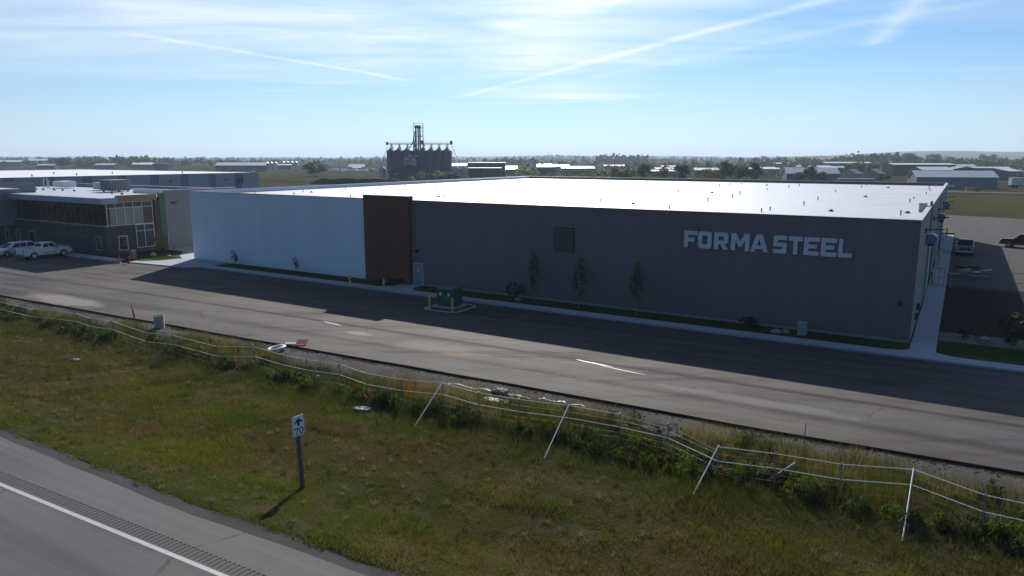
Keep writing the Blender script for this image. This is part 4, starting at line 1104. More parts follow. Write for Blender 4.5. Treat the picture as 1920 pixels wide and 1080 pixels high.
# lower work bins and signs in the gap
for x, r_, h0, h1 in ((-5.6, 1.7, 5.5, 13.0), (-2.0, 1.75, 5.0, 12.6)):
    MB().lathe([(0.3, h0 - 2.0), (r_, h0), (r_, h1), (0.3, h1 + 1.2)], 16, (x, -2.6)).build('hopper_bin', 'bin', ge, smooth=True)
sg = MB().prism([(-8.0, 8.5), (-4.6, 8.5), (-4.6, 12.3), (-5.0, 12.8), (-7.6, 12.8), (-8.0, 12.3)], -4.45, -4.36, 'xz').build('sign_board', 'logo', ge)
MB().box(-7.5, -5.0, -4.48, -4.452, 10.2, 10.8).build('sign_mark', 'leg', sg)
MB().box(-7.2, -5.4, -4.48, -4.452, 9.1, 9.7).build('sign_mark', 'leg', sg)
MB().prism([(-4.2, 8.0), (-0.8, 8.0), (-0.8, 11.5), (-2.5, 12.8), (-4.2, 11.5)], -4.45, -4.36, 'xz').build('sign_board', 'logo', ge)
# catwalk with conveyor
cwk = MB().box(-18.2, 18.4, 2.6, 3.4, 19.7, 20.2).build('catwalk', 'leg', ge)
for y in (2.3, 3.7):
    MB().tube((-18.2, y, 21.0), (18.4, y, 21.0), 0.05, n=5).build('handrail', 'leg', cwk)
    for x in np.arange(-18, 18.5, 2.0):
        MB().tube((x, y, 20.2), (x, y, 21.0), 0.04, n=4).build('rail_post', 'leg', cwk)
MB().box(-18.8, -17.6, 2.2, 3.8, 19.4, 21.0).build('drive_head', 'leg', ge)
MB().box(17.4, 18.8, 2.2, 3.8, 19.6, 21.6).build('drive_head', 'leg', ge)
for i in range(NB):
    x = -18.0 + rb + i * (36.0 - 2 * rb) / (NB - 1)
    MB().tube((x, 3.0, 19.7), (x, 0.3, 17.6), 0.22, n=6).build('spout', 'leg', ge)
    MB().tube((x, 3.0, 19.7), (x, 5.7, 17.6), 0.22, n=6).build('spout', 'leg', ge)
    for s in (-1.3, 1.3):
        MB().tube((x + s, 3.0, 16.0), (x + s * 0.4, 3.0, 19.7), 0.08, n=5).build('trestle', 'leg', ge)
# leg tower
for x in (-1.7, -0.4, 0.6):
    MB().box(x - 0.36, x + 0.36, 2.0, 2.9, 0, 29.0).build('bucket_leg', 'leg', ge)
MB().box(-2.3, 1.1, 1.7, 3.2, 28.6, 30.2).build('leg_head', 'leg', ge)
tw = MB()
for x, y in ((-3.0, 1.2), (2.3, 1.2), (-3.0, 3.8), (2.3, 3.8)):
    tw.tube((x, y, 17), (x, y, 31.4), 0.09, n=5)
for z in np.arange(17.5, 31.6, 2.3):
    for (a, b) in (((-3.0, 1.2), (2.3, 1.2)), ((2.3, 1.2), (2.3, 3.8)), ((-3.0, 3.8), (2.3, 3.8)), ((-3.0, 1.2), (-3.0, 3.8))):
        tw.tube((*a, z), (*b, z), 0.06, n=4)
for k, z in enumerate(np.arange(17.5, 29.2, 2.3)):
    a, b = (-3.0, 2.3) if k % 2 == 0 else (2.3, -3.0)
    tw.tube((a, 1.2, z), (b, 1.2, z + 2.3), 0.05, n=4)
for z in np.arange(17.4, 30, 0.8):
    tw.tube((1.7, 1.0, z), (2.9, 1.0, z), 0.05, n=4)
tag(tw.build('tower_frame', 'leg', ge), kind='stuff')
MB().box(-3.1, 2.4, 1.1, 3.9, 24.0, 24.12).build('tower_platform', 'leg', ge)
for (a, b) in (((-1.9, 2.4, 27.5), (-3.4, 2.0, 21.0)), ((-3.4, 2.0, 21.0), (-5.5, 2.4, 17.8)), ((-1.7, 2.4, 26.0), (-2.8, 2.4, 18.2)), ((1.0, 2.4, 21.5), (3.4, 2.0, 18.6)), ((-3.1, 2.4, 23.5), (-3.3, 2.2, 17.2))):
    MB().tube(a, b, 0.26, n=7).build('downspout', 'leg', ge)
MB().box(1.0, 2.6, 1.4, 3.4, 20.3, 21.8).build('distributor', 'leg', ge)
# ties down at both ends
for (a, b) in (((-18.2, 2.9, 18.5), (-21.6, 2.9, 8.5)), ((-21.6, 2.9, 8.5), (-21.8, 2.9, 0)), ((18.4, 2.9, 19.0), (22.6, 2.9, 9.0)), ((18.2, 2.9, 16.0), (20.0, 2.9, 9.2)), ((22.6, 2.9, 9.0), (22.6, 2.9, 0))):
    MB().tube(a, b, 0.14, n=6).build('down_pipe', 'leg', ge)
for (x, y) in ((20.6, 3.0), (24.8, 4.0), (-21.8, 4.0)):
    MB().lathe([(2.1, 0), (2.1, 6.2), (0.3, 8.0)], 16, (x, y)).build('small_bin', 'bin_far', ge, smooth=True)
MB().box(-17, 17.5, -1.6, 7.6, 0, 2.9).build('bin_shade_block', 'leg', ge)  # dark block added to stand in for the shade under the bins
MB().box(-12, 5, -3.6, -1.8, 0, 4.4).build('receiving_shed', 'b_brown', ge)

# spoil bank in front of the elevator
def bank(name, pts, wdt, h, mat, label, cat):
    mb = MB(); v = []; f = []
    for i, (x, y) in enumerate(pts):
        k = min(1, i / 1.5, (len(pts) - 1 - i) / 1.5)
        hh = h * (0.75 + 0.35 * random.random()) * (0.15 + 0.85 * min(1, k))
        for s, z in ((-1, -0.35), (-0.45, hh * 0.85), (0.0, hh), (0.5, hh * 0.8), (1, -0.35)):
            v.append((x - math.sin(HEAD) * s * wdt, y + math.cos(HEAD) * s * wdt, z + random.uniform(-0.1, 0.1)))
    for i in range(len(pts) - 1):
        for k in range(4):
            f.append((i * 5 + k, i * 5 + k + 1, (i + 1) * 5 + k + 1, (i + 1) * 5 + k))
    mb.add(v, f)
    return tag(mb.build(name, mat, smooth=True), label, cat)
bank('spoil_bank', [(-266 + i * 3.2 + random.uniform(-.4, .4), 246 + i * 0.55) for i in range(17)], 3.4, 3.0, 'mulch', 'long dark spoil bank in front of the grain elevator', 'earth bank')

# ------------------------------------------------------------------ vehicles
def arch(cx, r=0.46, z=0.42, n=7):
    return [(cx + r * math.cos(a), z + r * math.sin(a)) for a in np.linspace(0.0, math.pi, n)]
def wheel(parent, x, y, r=0.39):
    s = 1 if y > 0 else -1
    wo = MB().tube((x, y - 0.13, r), (x, y + 0.13, r), r, n=20).build('wheel', 'rubber', parent, smooth=True, bevel=0.03)
    MB().tube((x, y + s * 0.131, r), (x, y + s * 0.15, r), r * 0.62, n=16).build('rim', 'galv', wo, smooth=True)
    return wo
def side_pane(b, t, z0, z1, u0, u1, v0, v1, side, eps=0.012):
    """a thin pane on the sloping face of a frustum (side: L R F B)"""
    def P(u, v):
        x0 = b[0] + (t[0] - b[0]) * v; x1 = b[1] + (t[1] - b[1]) * v
        y0 = b[2] + (t[2] - b[2]) * v; y1 = b[3] + (t[3] - b[3]) * v
        z = z0 + (z1 - z0) * v
        if side == 'L': return (x0 + (x1 - x0) * u, y1 + eps, z)
        if side == 'R': return (x0 + (x1 - x0) * u, y0 - eps, z)
        if side == 'F': return (x1 + eps, y0 + (y1 - y0) * u, z)
        return (x0 - eps, y0 + (y1 - y0) * u, z)
    mb = MB()
    q = [P(u0, v0), P(u1, v0), P(u1, v1), P(u0, v1)]
    d = {'L': (0, -0.02, 0), 'R': (0, 0.02, 0), 'F': (-0.02, 0, 0), 'B': (0.02, 0, 0)}[side]
    mb.add(q + [(p[0] + d[0], p[1] + d[1], p[2] + d[2]) for p in q], [(0, 1, 2, 3), (4, 7, 6, 5), (0, 4, 5, 1), (1, 5, 6, 2), (2, 6, 7, 3), (3, 7, 4, 0)])
    return mb
def pickup(x, y, rz, paint, label, toolbox=False, z=0.0):
    r = empty('pickup_truck', (x, y, z), rz, label, 'pickup truck')
    hw_ = 0.98
    front = arch(4.75); rear = arch(1.15)
    prof = [(5.78, 0.45), (5.82, 0.62), (5.78, 1.02), (5.55, 1.16), (4.1, 1.26), (2.05, 1.26), (2.05, 0.95), (0.06, 0.95), (0.0, 0.9), (0.0, 0.45)] + rear[::-1] + front[::-1]
    b = MB().prism(prof, -hw_, hw_, 'xz').build('body', paint, r, bevel=0.05)
    for s in (-1, 1):                                   # bed sides
        MB().box(0.0, 2.04, s * hw_ - (0.12 if s > 0 else 0), s * hw_ + (0.12 if s < 0 else 0), 0.951, 1.30).build('bed_side', paint, r, bevel=0.02)
    MB().box(0.0, 0.1, -0.855, 0.855, 0.951, 1.29).build('tailgate', paint, r, bevel=0.02)
    MB().box(0.105, 2.03, -0.85, 0.85, 0.951, 0.97).build('bed_floor', 'dark', r)
    bb, tt = (2.06, 4.32, -0.93, 0.93), (2.42, 3.62, -0.76, 0.76)
    MB().frustum(bb, tt, 1.255, 1.90).build('cab', paint, r, bevel=0.05)
    for sd in 'LR':
        side_pane(bb, tt, 1.255, 1.90, 0.09, 0.44, 0.14, 0.86, sd).build('side_window', 'car_glass', r)
        side_pane(bb, tt, 1.255, 1.90, 0.48, 0.88, 0.14, 0.86, sd).build('side_window', 'car_glass', r)
    side_pane(bb, tt, 1.255, 1.90, 0.06, 0.94, 0.1, 0.90, 'F').build('windshield', 'car_glass', r)
    side_pane(bb, tt, 1.255, 1.90, 0.1, 0.9, 0.2, 0.85, 'B').build('rear_window', 'car_glass', r)
    MB().box(5.74, 5.95, -0.97, 0.97, 0.42, 0.68).build('front_bumper', 'galv' if paint != 'paint_black' else 'dark', r, bevel=0.03)
    MB().box(-0.16, 0.03, -0.95, 0.95, 0.42, 0.66).build('rear_bumper', 'galv_dull', r, bevel=0.03)
    MB().box(5.795, 5.84, -0.58, 0.58, 0.72, 1.0).build('grille', 'dark', r)
    for s in (-1, 1):
        MB().box(5.68, 5.825, s * 0.78 - 0.17, s * 0.78 + 0.17, 0.80, 1.02).build('headlight', 'lamp_clear', r, bevel=0.02)
        MB().box(-0.02, 0.09, s * 0.90 - 0.075, s * 0.90 + 0.075, 0.72, 1.2).build('tail_light', 'lamp_red', r)
        MB().box(3.75, 3.95, s * 1.09 - 0.10, s * 1.09 + 0.10, 1.28, 1.48).build('mirror', 'dark', r, bevel=0.02)
        MB().box(2.25, 3.95, s * 0.985 - 0.012, s * 0.985 + 0.012, 0.66, 0.72).build('side_trim', 'dark', r)
    if toolbox:
        MB().box(1.55, 2.02, -0.84, 0.84, 1.1, 1.42).build('toolbox', 'galv', r, bevel=0.02)
    for xx in (1.15, 4.75):
        for yy in (-0.86, 0.86):
            wheel(r, xx, yy)
    return r
def van(x, y, rz, paint, label):
    r = empty('minivan', (x, y, 0), rz, label, 'minivan')
    front = arch(3.85, 0.42, 0.38); rear = arch(0.95, 0.42, 0.38)
    prof = [(4.75, 0.35), (4.85, 0.55), (4.72, 0.82), (3.9, 1.0), (3.7, 1.06), (0.05, 1.06), (0.0, 0.9), (0.0, 0.35)] + rear[::-1] + front[::-1]
    MB().prism(prof, -0.93, 0.93, 'xz').build('body', paint, r, bevel=0.07)
    bb, tt = (0.08, 3.85, -0.88, 0.88), (0.5, 2.75, -0.70, 0.70)
    MB().frustum(bb, tt, 1.05, 1.70).build('cabin', paint, r, bevel=0.07)
    for sd in 'LR':
        for u0, u1 in ((0.06, 0.33), (0.36, 0.60), (0.63, 0.88)):
            side_pane(bb, tt, 1.05, 1.70, u0, u1, 0.12, 0.84, sd).build('side_window', 'car_glass', r)
    side_pane(bb, tt, 1.05, 1.70, 0.07, 0.93, 0.08, 0.88, 'F').build('windshield', 'car_glass', r)
    side_pane(bb, tt, 1.05, 1.70, 0.1, 0.9, 0.2, 0.85, 'B').build('rear_window', 'car_glass', r)
    MB().box(4.70, 4.90, -0.9, 0.9, 0.33, 0.55).build('front_bumper', paint, r, bevel=0.04)
    MB().box(4.79, 4.875, -0.4, 0.4, 0.58, 0.72).build('grille', 'dark', r)
    for s in (-1, 1):
        MB().box(4.50, 4.83, s * 0.72 - 0.15, s * 0.72 + 0.15, 0.66, 0.80).build('headlight', 'lamp_clear', r, bevel=0.02)
        MB().box(-0.02, 0.09, s * 0.84 - 0.07, s * 0.84 + 0.07, 0.75, 1.1).build('tail_light', 'lamp_red', r)
        MB().box(3.2, 3.36, s * 1.0 - 0.09, s * 1.0 + 0.09, 1.1, 1.25).build('mirror', paint, r, bevel=0.02)
    for xx in (0.95, 3.85):
        for yy in (-0.82, 0.82):
            wheel(r, xx, yy, 0.34)
    return r
# pickup: rear towards the camera's left, nose towards the right; van behind it, nose to the left
pickup(-98.0, 42.8, R(93), 'paint_white', 'white crew cab pickup parked in the shade before the office', toolbox=True)
van(-103.2, 46.9, R(-86), 'paint_white', 'white minivan parked left of the white pickup before the office')
pickup(0.95, 114.2, R(-90), 'paint_silver', 'silver pickup facing the camera in the shade beside the side walkway')
pickup(11.0, 121.6, R(163), 'paint_black', 'black pickup standing in the sun on the gravel yard')
pickup(-3.2, 346.5, R(190), 'paint_white', 'white pickup parked at the door of the far grey shed', z=-0.2)

# parked campers and cars far off, left of the elevator
def camper_mesh():
    mb = MB(); mb.prism([(-3.2, 0.55), (3.0, 0.55), (3.3, 1.6), (3.0, 2.9), (-3.2, 2.95)], -1.2, 1.2, 'xz')
    return mb.mesh('camper', 'white')
cm = camper_mesh()
cw_me = MB().tube((0.2, -1.1, 0.35), (0.2, 1.1, 0.35), 0.35, n=10).mesh('wheels', 'rubber')
ca_me = MB().box(-1.5, 1.2, -1.215, 1.215, 1.5, 2.2).mesh('window_band', 'car_glass')
for i in range(46):
    u = (i % 23) / 22.0; rowi = i // 23
    x = -462 + 50 * u + random.uniform(-1.6, 1.6) - rowi * 5; y = 444 + 28 * u + rowi * 13 + random.uniform(-4, 4)
    c = tag(linked('camper', cm, None, (x, y, -0.3), HEAD + R(random.choice((60, 75, 90, 100))), (random.uniform(0.55, 1.0), 0.9, random.uniform(0.5, 1.05))),
            'white camper trailer in the crowded far lot left of the elevator', 'camper', 'campers parked in the far lot')
    linked('wheels', cw_me, c); linked('window_band', ca_me, c)
car_b = MB().prism([(-2.2, 0.3), (2.2, 0.3), (2.25, 0.75), (1.2, 0.9), (0.6, 1.4), (-1.3, 1.45), (-2.0, 0.95), (-2.25, 0.85)], -0.85, 0.85, 'xz')
car_me = [car_b.mesh('car', m_) for m_ in ('paint_white', 'paint_silver', 'paint_black')]
cg_me = MB().prism([(1.0, 0.92), (0.55, 1.34), (-1.25, 1.38), (-1.8, 0.95)], -0.86, 0.86, 'xz').mesh('windows', 'car_glass')
cwh = MB().tube((-1.35, -0.86, 0.32), (-1.35, 0.86, 0.32), 0.32, n=10).tube((1.35, -0.86, 0.32), (1.35, 0.86, 0.32), 0.32, n=10).mesh('wheels', 'rubber')
spots = [(-190 + i * 3.4, 372 + i * 1.2) for i in range(7)] + [(-244 + i * 4, 352 + i * 2.2) for i in range(2)] + [(-322 + i * 5, 505 + i * 3) for i in range(5)] + [(-158 + i * 5.2, 368 + i * 3.0) for i in range(7)] + \
        [(-205 + i * 4, 470 + i * 2.5) for i in range(9)] + [(-500 - i * 9, 400 - i * 5.5) for i in range(5)]
CARLAB = ['small parked car in the lot right of the round willow bush'] * 7 + ['small parked car beside the dark green hall'] * 2 + ['small parked car below the small white roofed shed'] * 5 + ['small parked car among the middle trees behind the roof'] * 7 + ['small parked car in the lot beyond the sparse trees'] * 9 + ['small parked car along the long white roofed shed'] * 5
for i, (x, y) in enumerate(spots):
    c = tag(linked('car', car_me[(0, 1, 0, 2, 0, 1)[i % 6]], None, (x + random.uniform(-.7, .7), y + random.uniform(-.7, .7), -0.25), HEAD + R(random.choice((80, 90, 10, 100)))),
            CARLAB[i], 'car', 'cars parked in the far lots')
    linked('windows', cg_me, c); linked('wheels', cwh, c)

# ------------------------------------------------------------------ steel beams and fence in the right yard
def beam(L, hh=0.32, ww_=0.3, t=0.03):
    pr = [(-ww_ / 2, 0), (ww_ / 2, 0), (ww_ / 2, t), (t / 2, t), (t / 2, hh - t), (ww_ / 2, hh - t), (ww_ / 2, hh), (-ww_ / 2, hh), (-ww_ / 2, hh - t), (-t / 2, hh - t), (-t / 2, t), (-ww_ / 2, t)]
    return MB().prism(pr, -L / 2, L / 2, 'xz')
for i, (x, y, z, L, a, nm) in enumerate(((0.2, 88.6, 0.03, 1.6, 92, 'short steel beam overhanging the walkway edge'), (1.5, 91.0, 0.03, 2.3, 60, 'steel beam lying askew in the middle of the pile'),
                                       (2.2, 88.3, 0.03, 2.0, 88, 'steel beam at the near edge of the pile'), (2.7, 92.5, 0.03, 3.4, -28, 'steel beam at the right end of the pile'),
                                       (1.0, 90.0, 0.36, 1.8, -30, 'steel beam lying on top of the pile'), (1.3, 96.0, 0.03, 2.4, 95, 'rusty steel beam behind the pile'))):
    o = beam(L).build('steel_beam', 'brown_steel' if i == 5 else 'steel_beam')
    o.location = (x, y, z); o.rotation_euler = (0, 0, R(a))
    tag(o, nm, 'steel beam', 'steel beams by the side walkway')
yf = empty('yard_fence', (0.0, 80.0, 0), 0, 'grey chain link fence with rails across the right yard', 'fence')
fx = np.linspace(-0.3, 22, 10)
for i, x in enumerate(fx):
    MB().tube((x, 0.5, 0), (x, 0.5, 1.95), 0.035, n=6).build('post', 'galv_dull', yf)
for z in (1.9, 0.95, 0.12):
    MB().tube((-0.3, 0.5, z), (22, 0.5, z), 0.024, n=6).build('rail', 'galv_dull', yf)
mb = MB()
for k in range(220):
    x = -0.3 + k * 0.1015
    mb.add([(x, 0.5, 0.1), (x + 0.005, 0.5, 0.1), (x + 0.005, 0.5, 1.9), (x, 0.5, 1.9)], [(0, 1, 2, 3)])
for k in range(17):
    z = 0.15 + k * 0.105
    mb.add([(-0.3, 0.503, z), (22, 0.503, z), (22, 0.503, z + 0.005), (-0.3, 0.503, z + 0.005)], [(0, 1, 2, 3)])
tag(mb.build('wire_mesh', 'galv_dull', yf), kind='stuff')
wg = empty('walkway_gate', (-1.9, 80.5, 0.13), 0, 'low wire gate standing across the side walkway', 'gate')
for x in (0.35, 0.75, 1.15):
    MB().tube((x, 0, 0), (x, 0, 1.75), 0.018, n=5).build('gate_bar', 'dark', wg)
for z in (0.08, 0.9, 1.75):
    MB().tube((0.35, 0, z), (1.4, 0, z), 0.018, n=5).build('gate_rail', 'dark', wg)

# ------------------------------------------------------------------ transformer with bollards
tf = empty('transformer', (-36.0, 47.9, 0), 0, 'dark green pad transformer cabinet beside the parking strip', 'transformer')
MB().box(-1.1, 1.1, -0.85, 1.0, -0.1, 0.16).build('pad', 'concrete', tf, bevel=0.02)
MB().box(-0.85, 0.85, -0.6, 0.75, 0.16, 1.62).build('cabinet', 'green_box', tf, bevel=0.02)
MB().frustum((-0.90, 0.90, -0.66, 0.80), (-0.80, 0.80, -0.56, 0.70), 1.621, 1.72).build('lid', 'green_box', tf, bevel=0.01)
for x0, x1 in ((-0.82, -0.02), (0.02, 0.82)):
    d_ = MB().box(x0, x1, -0.64, -0.601, 0.22, 1.55).build('cabinet_door', 'green_box', tf, bevel=0.01)
    MB().box((x0 + x1) / 2 - 0.09, (x0 + x1) / 2 + 0.09, -0.65, -0.641, 1.05, 1.3).build('warning_label', 'white', d_)
MB().box(0.07, 0.13, -0.68, -0.641, 0.8, 1.0).build('handle', 'galv', tf)
island = MB().prism(cham(-37.6, -34.0, 46.0, 49.6, 0.5), -0.1, 0.03, 'xy', [cham(-37.35, -34.25, 46.25, 49.4, 0.4)])
struct(island.build('transformer_kerb', 'concrete'))
bollard(-36.85, 46.3, 'yellow bollard left of the green transformer', 0.0, 1.05)
bollard(-34.55, 46.4, 'yellow bollard right of the green transformer', 0.0, 1.05)
bollard(-36.85, 49.2, 'yellow bollard hidden behind the green transformer', 0.0, 0.9)

# hydrants, pedestal, boulders along the lawn
def hydrant(x, y, label, mat='yellow'):
    h = empty('fire_hydrant', (x, y, 0.1), 0, label, 'hydrant')
    MB().lathe([(0.16, 0), (0.16, 0.06), (0.10, 0.08), (0.10, 0.55), (0.13, 0.57), (0.13, 0.62), (0.09, 0.72), (0.04, 0.78)], 12).build('barrel', mat, h, smooth=True)
    MB().tube((-0.2, 0, 0.45), (0.2, 0, 0.45), 0.06, n=10).build('nozzle', mat, h)
    MB().tube((0, -0.2, 0.42), (0, 0, 0.42), 0.07, n=10).build('pumper_nozzle', mat, h)
hydrant(-51.4, 51.2 + 0.75, 'dull yellow hydrant on the lawn before the white wall')
hydrant(-46.9, 51.95, 'dull yellow hydrant near the walk to the entrance door')
hydrant(-83.6, 48.1, 'red hydrant at the corner of the office lawn', 'red_plastic')
ob = MB().lathe([(0.18, 0.12), (0.18, 0.2), (0.08, 0.25), (0.055, 1.0), (0.03, 1.15)], 10, (0, 0)).build('delineator_post', 'orange', smooth=True)
ob.location = (-84.35, 47.4, -0.12); tag(ob, 'orange delineator post at the corner of the office lot', 'delineator')
pd = empty('concrete_pedestal', (-8.7, 52.9, 0.1), 0, 'pale concrete utility pedestal on the lawn below the letters', 'pedestal')
MB().frustum((-0.3, 0.3, -0.3, 0.3), (-0.26, 0.26, -0.26, 0.26), 0, 0.85).build('body', 'concrete', pd, bevel=0.02)
MB().box(-0.32, 0.32, -0.32, 0.32, 0.851, 0.93).build('cap', 'concrete', pd, bevel=0.01)
pb = empty('utility_cabinet', (-85.9, 50.0, 0.1), 0, 'small grey utility cabinet at the office lawn edge', 'cabinet')
MB().box(-0.35, 0.35, -0.25, 0.25, 0, 1.05).build('body', 'galv_dull', pb, bevel=0.02)
MB().box(-0.38, 0.38, -0.28, 0.28, 1.051, 1.12).build('lid', 'galv_dull', pb, bevel=0.01)
def rock_mesh(seed):
    rr = random.Random(seed)
    bm = bmesh.new(); bmesh.ops.create_icosphere(bm, subdivisions=2, radius=1.0)
    ph = [rr.uniform(0, 6) for _ in range(6)]
    for v in bm.verts:
        c = v.co
        k = 1 + 0.16 * math.sin(3 * c.x + ph[0]) + 0.14 * math.sin(4 * c.y + ph[1]) + 0.12 * math.sin(5 * c.z + ph[2]) + rr.uniform(-0.06, 0.06)
        v.co = Vector((c.x * k * 1.15, c.y * k * 0.9, max(-0.35, c.z * k * 0.7)))
    me = bpy.data.meshes.new('boulder'); bm.to_mesh(me); bm.free()
    me.materials.append(MAT['rock'])
    return me
rocks = [rock_mesh(i) for i in range(4)]
for i, (x, y, s, lab) in enumerate(((-10.4, 52.6, 0.32, 'larger of two boulders left of the concrete pedestal'), (-9.8, 52.9, 0.24, 'smaller of two boulders left of the concrete pedestal'),
                                  (-32.2, 52.9, 0.3, 'pale boulder at the foot of the dark shrub'), (-86.6, 53.0, 0.42, 'pale flat boulder under the small office tree'),
                                  (-84.6, 53.9, 0.22, 'small boulder on the sunny office lawn'), (2.2, 57.4, 0.35, 'boulder in the rock strip right of the walkway'),
                                  (5.6, 57.1, 0.3, 'boulder in the rock strip beside the bushy shrub'))):
    tag(linked('boulder', rocks[i % 4], None, (x, y, 0.12 + s * 0.2), i * 1.3, (s, s, s)), lab, 'boulder', 'landscape boulders')

# ------------------------------------------------------------------ roadside things
cu = empty('culvert_stub', (-50.2, 30.75, -0.15), 0, 'short grey upright pipe with pegs on top beside the asphalt edge', 'pipe')
prof = []
for k in range(12):
    prof += [(0.34, k * 0.08), (0.365, k * 0.08 + 0.04)]
prof += [(0.34, 0.98), (0.29, 0.98), (0.29, 0.8)]
MB().lathe(prof, 20).build('pipe', 'corr_pipe', cu, smooth=True)
for k in range(7):
    a = k * 2 * math.pi / 7
    MB().tube((0.32 * math.cos(a), 0.32 * math.sin(a), 0.95), (0.32 * math.cos(a), 0.32 * math.sin(a), 1.12), 0.03, n=6).build('peg', 'pale', cu)
cn = empty('delineator', (-54.7, 31.5, -0.12), R(15), 'leaning red delineator post with black base beside the road edge', 'delineator')
MB().lathe([(0.26, 0), (0.26, 0.05), (0.1, 0.09)], 8).build('base', 'black', cn)
pst = MB().lathe([(0.085, 0), (0.07, 0.5), (0.045, 0.86), (0.03, 0.9)], 10).build('post', 'orange', cn, smooth=True)
pst.location = (0, 0, 0.07); pst.rotation_euler = (R(3), R(-9), 0)
MB().lathe([(0.045, 0.98), (0.045, 1.02), (0.0451, 1.06)], 8).build('grip', 'black', pst)
ty = MB()
nn, mm = 28, 10
for i in range(nn):
    for j in range(mm):
        a = 2 * math.pi * i / nn; b = 2 * math.pi * j / mm
        ty.v.append(((0.52 + 0.13 * math.cos(b)) * math.cos(a), (0.52 + 0.13 * math.cos(b)) * math.sin(a), 0.11 + 0.10 * math.sin(b)))
for i in range(nn):
    for j in range(mm):
        ty.f.append((i * mm + j, ((i + 1) % nn) * mm + j, ((i + 1) % nn) * mm + (j + 1) % mm, i * mm + (j + 1) % mm))
o = ty.build('pipe_ring', 'pvc', smooth=True); o.location = (-37.6, 31.0, -0.08); o.rotation_euler = (R(6), R(-8), 0)
tag(o, 'pale ring lying on the gravel beside the fallen red sign', 'ring')
fs = empty('fallen_sign', (-37.2, 32.5, 0.02), R(28), 'fallen red sign board with white leg at the asphalt edge', 'sign')
b = MB().box(-0.36, 0.36, -0.30, 0.30, 0, 0.03).build('board', 'red_plastic', fs); b.rotation_euler = (R(24), 0, 0); b.location = (0.25, 0, 0.13)
MB().box(-0.9, -0.1, -0.08, 0.08, 0.02, 0.08).build('leg', 'white', fs)
MB().box(-0.12, 0.5, -0.36, -0.28, 0, 0.05).build('foot', 'black', fs)
# survey stake, log, rock heap, sheets of plastic
o = MB().box(-0.018, 0.018, -0.012, 0.012, 0, 0.95).build('survey_stake', 'wood_stake'); o.location = (-5.0, 32.9, -0.12); o.rotation_euler = (R(2), R(2), 0.4)
tag(o, 'thin orange survey stake at the edge of the gravel', 'stake')
o = MB().tube((-0.4, -0.45, 0.05), (0.4, 0.45, 0.62), 0.075, n=8).build('leaning_log', 'wood'); o.location = (-5.0, 28.3, -0.1)
tag(o, 'short pale log leaning on the fence in the weeds', 'log')
o = MB().tube((0.7, -0.4, 0.15), (-0.9, 0.5, 1.0), 0.05, n=8).build('leaning_plank', 'wood_old'); o.location = (-36.2, 28.2, -0.1)
tag(o, 'dark pole leaning behind the fence in the weeds', 'pole')
rh = empty('rubble_heap', (-20.1, 31.3, -0.12), 0, 'small heap of dark rubble on the gravel shoulder', 'rubble')
for k in range(9):
    s = random.uniform(0.10, 0.24)
    linked('stone', rocks[k % 4], rh, (random.uniform(-.45, .45), random.uniform(-.3, .3), s * 0.5 + random.uniform(0, .15)), k, (s, s, s))
def crumple(name, sx, sy, seed, amp, mat):
    n = 13
    rr = random.Random(seed)
    hs = [[rr.uniform(0, amp) for _ in range(n)] for _ in range(n)]
    v = []; f = []
    for i in range(n):
        for j in range(n):
            u, w_ = i / (n - 1) - .5, j / (n - 1) - .5
            k = 1 + 0.25 * math.sin(5 * u + seed) * math.cos(4 * w_)
            v.append((u * sx * k, w_ * sy * (1 + 0.3 * math.sin(6 * u + seed)), hs[i][j] + 0.03))
    for i in range(n - 1):
        for j in range(n - 1):
            if (abs(i - 6) + abs(j - 6) > 9): continue
            f.append((i * n + j, (i + 1) * n + j, (i + 1) * n + j + 1, i * n + j + 1))
    return MB().add(v, f).build(name, mat, smooth=True)
for x, y, a, sx, sy, sd, lab in ((-24.8, 25.5, 24, 1.05, 0.42, 1, 'crumpled white plastic sheet on the grass below the fence'), (-19.6, 30.2, 4, 1.9, 0.45, 2, 'white plastic sheet among weeds beside the rubble heap'),
                            (-40.6, 27.6, 15, 1.3, 0.6, 3, 'crumpled blue white sheet in the weeds behind the left fence'), (-31.0, 27.9, 40, 0.9, 0.5, 4, 'small crumpled sheet caught behind the fence'),
                            (-46.4, 22.7, 10, 0.45, 0.3, 5, 'small white litter scrap on the dry grass')):
    o = crumple('plastic_sheet', sx, sy, sd, 0.07, 'plastic'); o.location = (x, y, float(zt(x, y)) + 0.04); o.rotation_euler = (0, 0, R(a))
    tag(o, lab, 'plastic sheet', 'litter')

